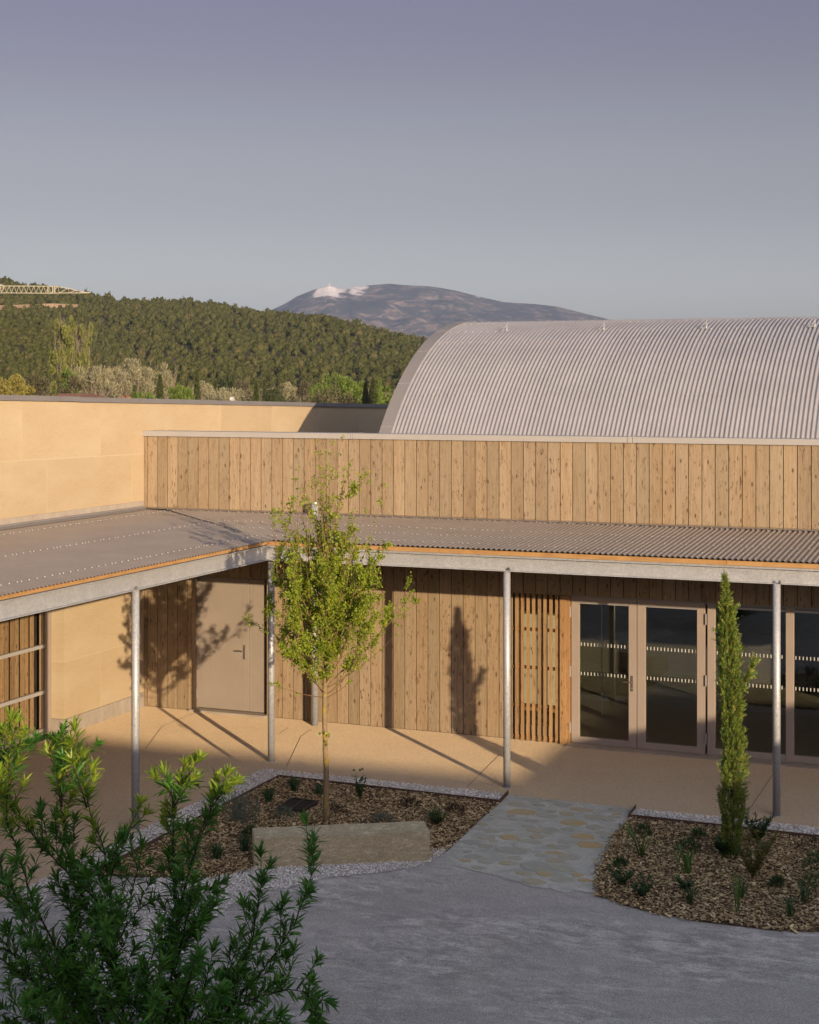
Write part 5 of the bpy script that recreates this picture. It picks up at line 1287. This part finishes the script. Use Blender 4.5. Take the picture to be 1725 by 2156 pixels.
# ================================================================== VALLEY TREES
def vtree(name, px, ytop, d, label, mat, wpx, shape, n, L, Wd, cat='tree', group='trees in the valley beyond the wall', stems=0, bark='greybark', upright=.5):
    x, y, _ = wp(px, d, 0); h = EYE + (HY - ytop) / F_PX * d; w = wpx / F_PX * d / 2
    t = thing(name, label, cat, (x, y, 0), group)
    m = MB(); b = Vector((x, y, 0)); tip = []
    if stems:
        m.tube([b, b + Vector((0, 0, h * .12))], [w * .10 + .1, w * .08 + .06], 7)
        for k in range(stems):
            a = R.uniform(0, 6.28); rr = w * R.uniform(.2, .95); top = b + Vector((math.cos(a) * rr, math.sin(a) * rr, h * R.uniform(.6, 1.0)))
            P = [b + Vector((0, 0, h * R.uniform(.02, .14)))]
            for q in (.33, .66, 1): P.append(lerp(P[0], top, q) + Vector((math.cos(a), math.sin(a), 0)) * (rr * .25 * math.sin(q * 3.1)) + Vector((R.gauss(0, w * .03), R.gauss(0, w * .03), 0)))
            m.tube(P, [max(.05, w * .035), max(.04, w * .026), max(.03, w * .016), .02], 5, cap=False); tip.append(P)
            for q in range(7):
                i = R.randint(1, 2); p0 = lerp(P[i], P[i + 1], R.random()); e = p0 + Vector((R.gauss(0, 1) * w * .22, R.gauss(0, 1) * w * .22, h * R.uniform(.06, .18))); m.tube([p0, e], [max(.02, w * .012), .015], 4, cap=False)
    else: m.tube([b, b + Vector((0, 0, h * .8))], [max(.12, w * .12), .05], 7)
    m.build('trunk', MAT[bark], t)
    m = MB()
    if shape == 'cone':
        u = rng.random(n) ** .75; a = rng.uniform(0, 6.283, n); r = w * np.clip(np.minimum(u * 5 + .45, (1 - u) ** .75 * 1.05 + .02), 0, 1) * rng.uniform(.55, 1.05, n)
        C = np.stack([x + np.cos(a) * r, y + np.sin(a) * r, u * h * .97], 1)
        D = np.stack([np.cos(a) * .4, np.sin(a) * .4, np.full(n, 1.2)], 1) + rng.normal(0, .3, (n, 3))
    else:
        nc = {'dome': 26, 'wide': 34, 'column': 46}[shape]; cc = []
        for k in range(nc):
            if stems and R.random() < .75:
                P = R.choice(tip); q = lerp(P[2], P[3], R.uniform(-.3, 1.0)) if shape != 'column' else lerp(P[1], P[3], R.random())
                cc.append((q[0] + R.gauss(0, w * .08), q[1] + R.gauss(0, w * .08), min(q[2], h * .98)))
            else:
                a = R.uniform(0, 6.28); rr = w * math.sqrt(R.random()) * .85; zt = (1 - (rr / w) ** 2) ** .5
                cc.append((x + math.cos(a) * rr, y + math.sin(a) * rr, h * (lerp(.12, .93, R.random() ** .7) * (zt if shape != 'column' else 1))))
        cc = np.array(cc); i = rng.integers(0, nc, n); cr_ = w * (.25 if shape != 'column' else .16) * rng.uniform(.6, 1.3, nc)
        dd = rdir(rng, n); C = cc[i] + dd * cr_[i][:, None] * (rng.random(n) ** .4)[:, None] * [1, 1, 1.3 if shape != 'column' else 3.2]
        C[:, 2] = np.clip(C[:, 2], .2, h * 1.02); D = dd + [0, 0, upright * 1.6] + rng.normal(0, .3, (n, 3))
    leaves(m, C, D, rdir(rng, n) + [.5, -.6, .3], L * rng.uniform(.6, 1.35, n), Wd, .1)
    m.build('crown', MAT[mat], t); return t
vtree('poplar', 133, 672, 400, 'tall narrow poplar, the greener left one of the pair', 'poplar', 54, 'column', 9000, .8, .42, stems=15, upright=1.2)
vtree('poplar', 168, 670, 404, 'tall poplar with pale bare limbs, right one of the pair', 'poplar', 54, 'column', 5200, .7, .32, stems=30, upright=1.3)
vtree('ivy_tree', 152, 762, 396, 'dark green bush at the foot of the two poplars', 'fresh', 40, 'dome', 2200, .55, .32, 'bush')
vtree('willow', 205, 768, 330, 'silvery bare twigged tree right of the poplars', 'willow', 80, 'dome', 4200, .6, .14, stems=26, upright=.9)
vtree('willow', 285, 757, 345, 'silvery bare twigged tree, tallest of the silvery trees', 'willow', 92, 'dome', 5200, .6, .15, stems=30, upright=.9)
vtree('willow', 345, 764, 352, 'silvery tree behind the pair of yellow green bushes', 'willow', 62, 'dome', 3400, .6, .15, stems=22, upright=.9)
vtree('willow', 250, 772, 338, 'smaller silvery tree between two taller silvery ones', 'willow', 64, 'dome', 3000, .6, .15, stems=20, upright=.9)
vtree('cypress', 337, 789, 250, 'dark pointed cypress in front of the silvery trees', 'farcypress', 21, 'cone', 2400, .38, .2)
vtree('cypress', 415, 780, 262, 'slim dark cypress standing alone right of the yellow green bushes', 'farcypress', 16, 'cone', 2200, .38, .2)
vtree('cypress', 540, 803, 255, 'slim dark cypress near the middle of the stone wall coping', 'farcypress', 15, 'cone', 1700, .36, .2)
vtree('cypress', 786, 797, 245, 'broad dark cypress, the right one of two beside the vault', 'farcypress', 24, 'cone', 2600, .38, .2)
vtree('cypress', 770, 807, 248, 'dark cypress, the left one of two beside the vault', 'farcypress', 20, 'cone', 2000, .38, .2)
vtree('cypress', 283, 812, 252, 'short dark cypress beside the chimney', 'farcypress', 13, 'cone', 900, .34, .18)
vtree('cypress', 558, 800, 420, 'distant thin cypress just right of the middle one', 'farcypress', 11, 'cone', 900, .5, .25)
vtree('cypress', 800, 800, 240, 'yellowish pointed conifer against the vault edge', 'fresh', 16, 'cone', 1400, .36, .2)
vtree('bush', 30, 788, 210, 'golden green tree at the left frame edge', 'ochre', 110, 'wide', 5200, .36, .2, 'bush', upright=.8)
vtree('bush', 78, 780, 240, 'olive brown rounded tree behind the golden one', 'scrub', 90, 'wide', 4600, .4, .2, 'bush')
vtree('bush', 136, 776, 460, 'bare reddish brown tree left of the poplars', 'scrub', 44, 'dome', 2400, .6, .2, 'bush')
vtree('bush', 152, 795, 260, 'dark olive bush behind the tiled roof', 'scrub', 74, 'dome', 3000, .42, .24, 'bush')
vtree('bush', 378, 797, 235, 'yellow green bush right of the pointed cypress', 'fresh', 58, 'wide', 3400, .34, .2, 'bush')
vtree('bush', 300, 814, 225, 'low yellow green bush beside the chimney', 'fresh', 62, 'wide', 2200, .32, .2, 'bush')
vtree('bush', 705, 790, 300, 'bright green leafy tree right of the meadow', 'fresh', 76, 'dome', 4600, .5, .28, stems=8)
vtree('bush', 742, 797, 310, 'bright green leafy tree left of the paired cypresses', 'fresh', 56, 'dome', 3400, .5, .28, stems=8)
vtree('bush', 672, 803, 290, 'bright green bush leftmost of the bright green trees', 'fresh', 48, 'dome', 2600, .45, .26, 'bush')
vtree('bush', 700, 818, 250, 'low olive hedge below the bright green trees', 'scrub', 120, 'wide', 3200, .36, .22, 'bush')
vtree('bush', 812, 812, 262, 'green bush half hidden by the vault edge', 'fresh', 44, 'dome', 2200, .4, .24, 'bush')
vtree('umbrella_pine', 468, 790, 560, 'dark umbrella pine above the meadow', 'farcypress', 44, 'wide', 2400, .8, .45, stems=5)
vtree('bush', 505, 790, 600, 'pale rounded tree on the meadow slope', 'scrub', 46, 'dome', 2000, .8, .4, 'bush', stems=6)
vtree('bush', 428, 806, 480, 'pale grey green bush left of the umbrella pine', 'willow', 54, 'wide', 2400, .6, .24, 'bush', stems=6)
vtree('bush', 598, 808, 440, 'pale willow like bush right of the thin cypress', 'willow', 44, 'dome', 1900, .6, .24, 'bush', stems=6)
vtree('bush', 640, 800, 470, 'bare brown tree left of the bright green trees', 'scrub', 44, 'dome', 2000, .6, .24, 'bush', stems=8)
vtree('bush', 575, 820, 380, 'dark low shrub mass on the valley floor', 'farcypress', 50, 'wide', 1500, .5, .28, 'bush')
vtree('bush', 470, 820, 390, 'low grey green thicket by the satellite dish', 'willow', 90, 'wide', 2600, .5, .2, 'bush')
# undergrowth on the valley floor that reads as one band
m = MB(); n = 16000
px_ = rng.uniform(-150, 1000, n); d_ = rng.uniform(420, 735, n); cl_ = np.array([mnoise.noise((a * .035, b * .02, 4)) for a, b in zip(px_, d_)])
keep = cl_ > -.12; px_, d_, cl_ = px_[keep], d_[keep], cl_[keep]
hgt = np.clip(.6 + cl_ * 5 + (d_ - 420) / 310 * 3.2, .4, 8) * rng.uniform(.3, 1, len(px_))
C = np.array([wp(a, b, max(0, hill_h(a, b) if b > D0 else 0) + c_) for a, b, c_ in zip(px_, d_, hgt)])
leaves(m, C, rdir(rng, len(C)) + [0, 0, .5], rdir(rng, len(C)) + [.5, -.6, .3], 1.5 * rng.uniform(.5, 1.3, len(C)), .9, .15)
kind(m.build('undergrowth', MAT['scrub']), 'stuff', 'mixed scrub along the valley floor below the wooded hill')

# tiled house, chimney, dish, crane
hx, hy_, _ = wp(172, 150, 0); z_e = EYE + (HY - 843) / F_PX * 150
hs_ = thing('tiled_house', 'old house with weathered red tile roof just above the wall coping', 'house', (hx, hy_, 0))
def hp(px, d, y): return Vector(AT(px, y, d))
m = MB(); a, b, c_, d_ = hp(95, 142, 846), hp(270, 142, 848), hp(262, 156, 846), hp(110, 156, 844); r0, r1 = hp(125, 148, 828.5), hp(196, 150, 828.5)
m.add([a, b, c_, d_, r0, r1], [(0, 1, 5, 4), (1, 2, 5), (2, 3, 4, 5), (3, 0, 4)])
m.add([p - Vector((0, 0, .18)) for p in (a, b, c_, d_)], [(0, 3, 2, 1)]); m.build('roof', MAT['tiles'], hs_)
m = MB(); q = [lerp(p, (a + b + c_ + d_) / 4, .06) for p in (a, b, c_, d_)]; m.add([(p.x, p.y, 0) for p in q] + [(p.x, p.y, p.z - .1) for p in q], [(0, 1, 5, 4), (1, 2, 6, 5), (2, 3, 7, 6), (3, 0, 4, 7)]); m.build('wall', MAT['render'], hs_)
p = hp(266, 120, 846); ch = thing('roof_house', 'house of which only a square chimney shows over the wall', 'house', (p.x, p.y, 0))
m = MB(); m.box(p.x - .24, p.x + .24, p.y - .24, p.y + .24, p.z - .8, p.z + .33); ck = m.build('chimney', MAT['render'], ch)
m = MB(); m.box(p.x - .29, p.x + .29, p.y - .29, p.y + .29, p.z + .33, p.z + .37)
for sx in (-.2, .2):
    for sy in (-.2, .2): m.box(p.x + sx - .05, p.x + sx + .05, p.y + sy - .05, p.y + sy + .05, p.z + .37, p.z + .44)
m.box(p.x - .29, p.x + .29, p.y - .29, p.y + .29, p.z + .44, p.z + .48); m.build('chimney_cap', MAT['tiles'], ck)
m = MB(); m.box(p.x - 3, p.x + 3, p.y - 2.5, p.y + 2.5, 0, p.z - .85); m.build('wall', MAT['render'], ch)
m = MB(); m.box(p.x - 3.2, p.x + 3.2, p.y - 2.7, p.y + 2.7, p.z - .85, p.z - .65); m.build('roof', MAT['tiles'], ch)
p = hp(490, 90, 841); sd = thing('satellite_dish', 'white satellite dish peeping over the wall coping', 'dish', (p.x, p.y, 0))
m = MB(); dn = Vector((.15, -1, .25)).normalized(); a = dn.orthogonal().normalized(); b = dn.cross(a); Pg = []
for i in range(7):
    r = .17 * i / 6; Pg.append([p + (a * math.cos(t) * .9 + b * math.sin(t)) * r + dn * (r * r * 1.6) for t in np.linspace(0, 2 * math.pi, 21)])
m.grid(Pg); m.build('reflector', MAT['dish'], sd, smooth=True)
m = MB(); m.tube([(p.x, p.y + .02, 0), (p.x, p.y + .02, p.z)], .03, 6); m.build('mast', MAT['hinge'], sd)
m = MB(); m.tube([p + Vector((0, 0, -.17)), p + dn * .22], .008, 5); m.build('feed_arm', MAT['hinge'], sd)

DC = 118.0
cp = lambda px, y, dz=0: Vector(AT(px, y, DC + dz))
b0 = cp(-95, 612); cr = thing('tower_crane', 'pale lattice crane jib reaching in from the left above the wooded hill', 'crane', (b0.x, b0.y, 0))
m = MB(); tops, bots = [], []
N_ = 21
for i in range(N_):
    px = lerp(-105, 102, i / (N_ - 1)); yt, yb = lerp(601.0, 602.5, i / (N_ - 1)), lerp(615.5, 617.2, i / (N_ - 1)); tops.append(cp(px, yt, .28)); bots.append((cp(px + 5, yb), cp(px + 5, yb, .56)))
for i in range(N_ - 1):
    m.bar(tops[i], tops[i + 1], .055)
    for k in (0, 1): m.bar(bots[i][k], bots[i + 1][k], .05); m.bar(tops[i], bots[i][k], .03); m.bar(bots[i][k], tops[i + 1], .03)
    m.bar(bots[i][0], bots[i][1], .03)
T = [(102, 602.5), (122, 603.5), (143, 606.5), (160, 611), (178, 615.2), (189, 615.8)]; B = [(107, 617.2), (125, 616.8), (146, 616.6), (162, 616.6), (178, 616.6), (190, 616.4)]
for i in range(5):
    a0, a1 = cp(*T[i], .28), cp(*T[i + 1], .28); m.bar(a0, a1, .05)
    for k in (0, .5):
        c0_, c1_ = cp(*B[i], k), cp(*B[i + 1], k); m.bar(c0_, c1_, .05); m.bar(a0, c0_, .03); m.bar(c0_, a1, .03)
for px in (102, 112, 116): m.obox(cp(px, 609, .28), Vector((CT, ST, 0)) * .03, (0, 0, .28), Vector((-ST, CT, 0)) * .2)
m.bar(cp(-105, 617.5, .28), cp(170, 618.6, .28), .02)
m.build('jib', MAT['crane'], cr)
m = MB(); c_ = cp(1, 606, .28); vx, vz = Vector((CT, ST, 0)), Vector((0, 0, 1))
m.tube([c_ + (vx * math.cos(t) + vz * math.sin(t)) * .24 for t in np.linspace(0, 6.283, 17)], .05, 6); m.bar(c_ - vx * .22, c_ + vx * .22, .04); m.bar(c_ - vz * .22, c_ + vz * .22, .04); m.build('pulley', MAT['crane'], cr)
m = MB()
for sx in (-.6, .6):
    for sy in (-.6, .6): m.bar((b0.x + sx, b0.y + sy, 0), (b0.x + sx, b0.y + sy, b0.z), .12)
for k in range(9):
    z0, z1 = b0.z * k / 9, b0.z * (k + 1) / 9; m.bar((b0.x - .6, b0.y - .6, z0), (b0.x + .6, b0.y - .6, z1), .06); m.bar((b0.x + .6, b0.y - .6, z0), (b0.x + .6, b0.y + .6, z1), .06)
m.build('mast', MAT['crane'], cr)

# ================================================================== AIR
HAZE = 5.0e-5
if HAZE:
    m = MB(); m.box(-9500, 9500, -300, 12500, -2, 760)
    hm = bpy.data.materials.new('haze'); hm.use_nodes = True; t_ = hm.node_tree; t_.nodes.clear()
    pv = t_.nodes.new('ShaderNodeVolumePrincipled'); pv.inputs['Color'].default_value = (.50, .65, 1.0, 1); pv.inputs['Density'].default_value = HAZE; pv.inputs['Anisotropy'].default_value = .1
    oo = t_.nodes.new('ShaderNodeOutputMaterial'); t_.links.new(pv.outputs[0], oo.inputs['Volume'])
    kind(m.build('haze', hm), 'stuff', 'thin blue haze lying over the valley')
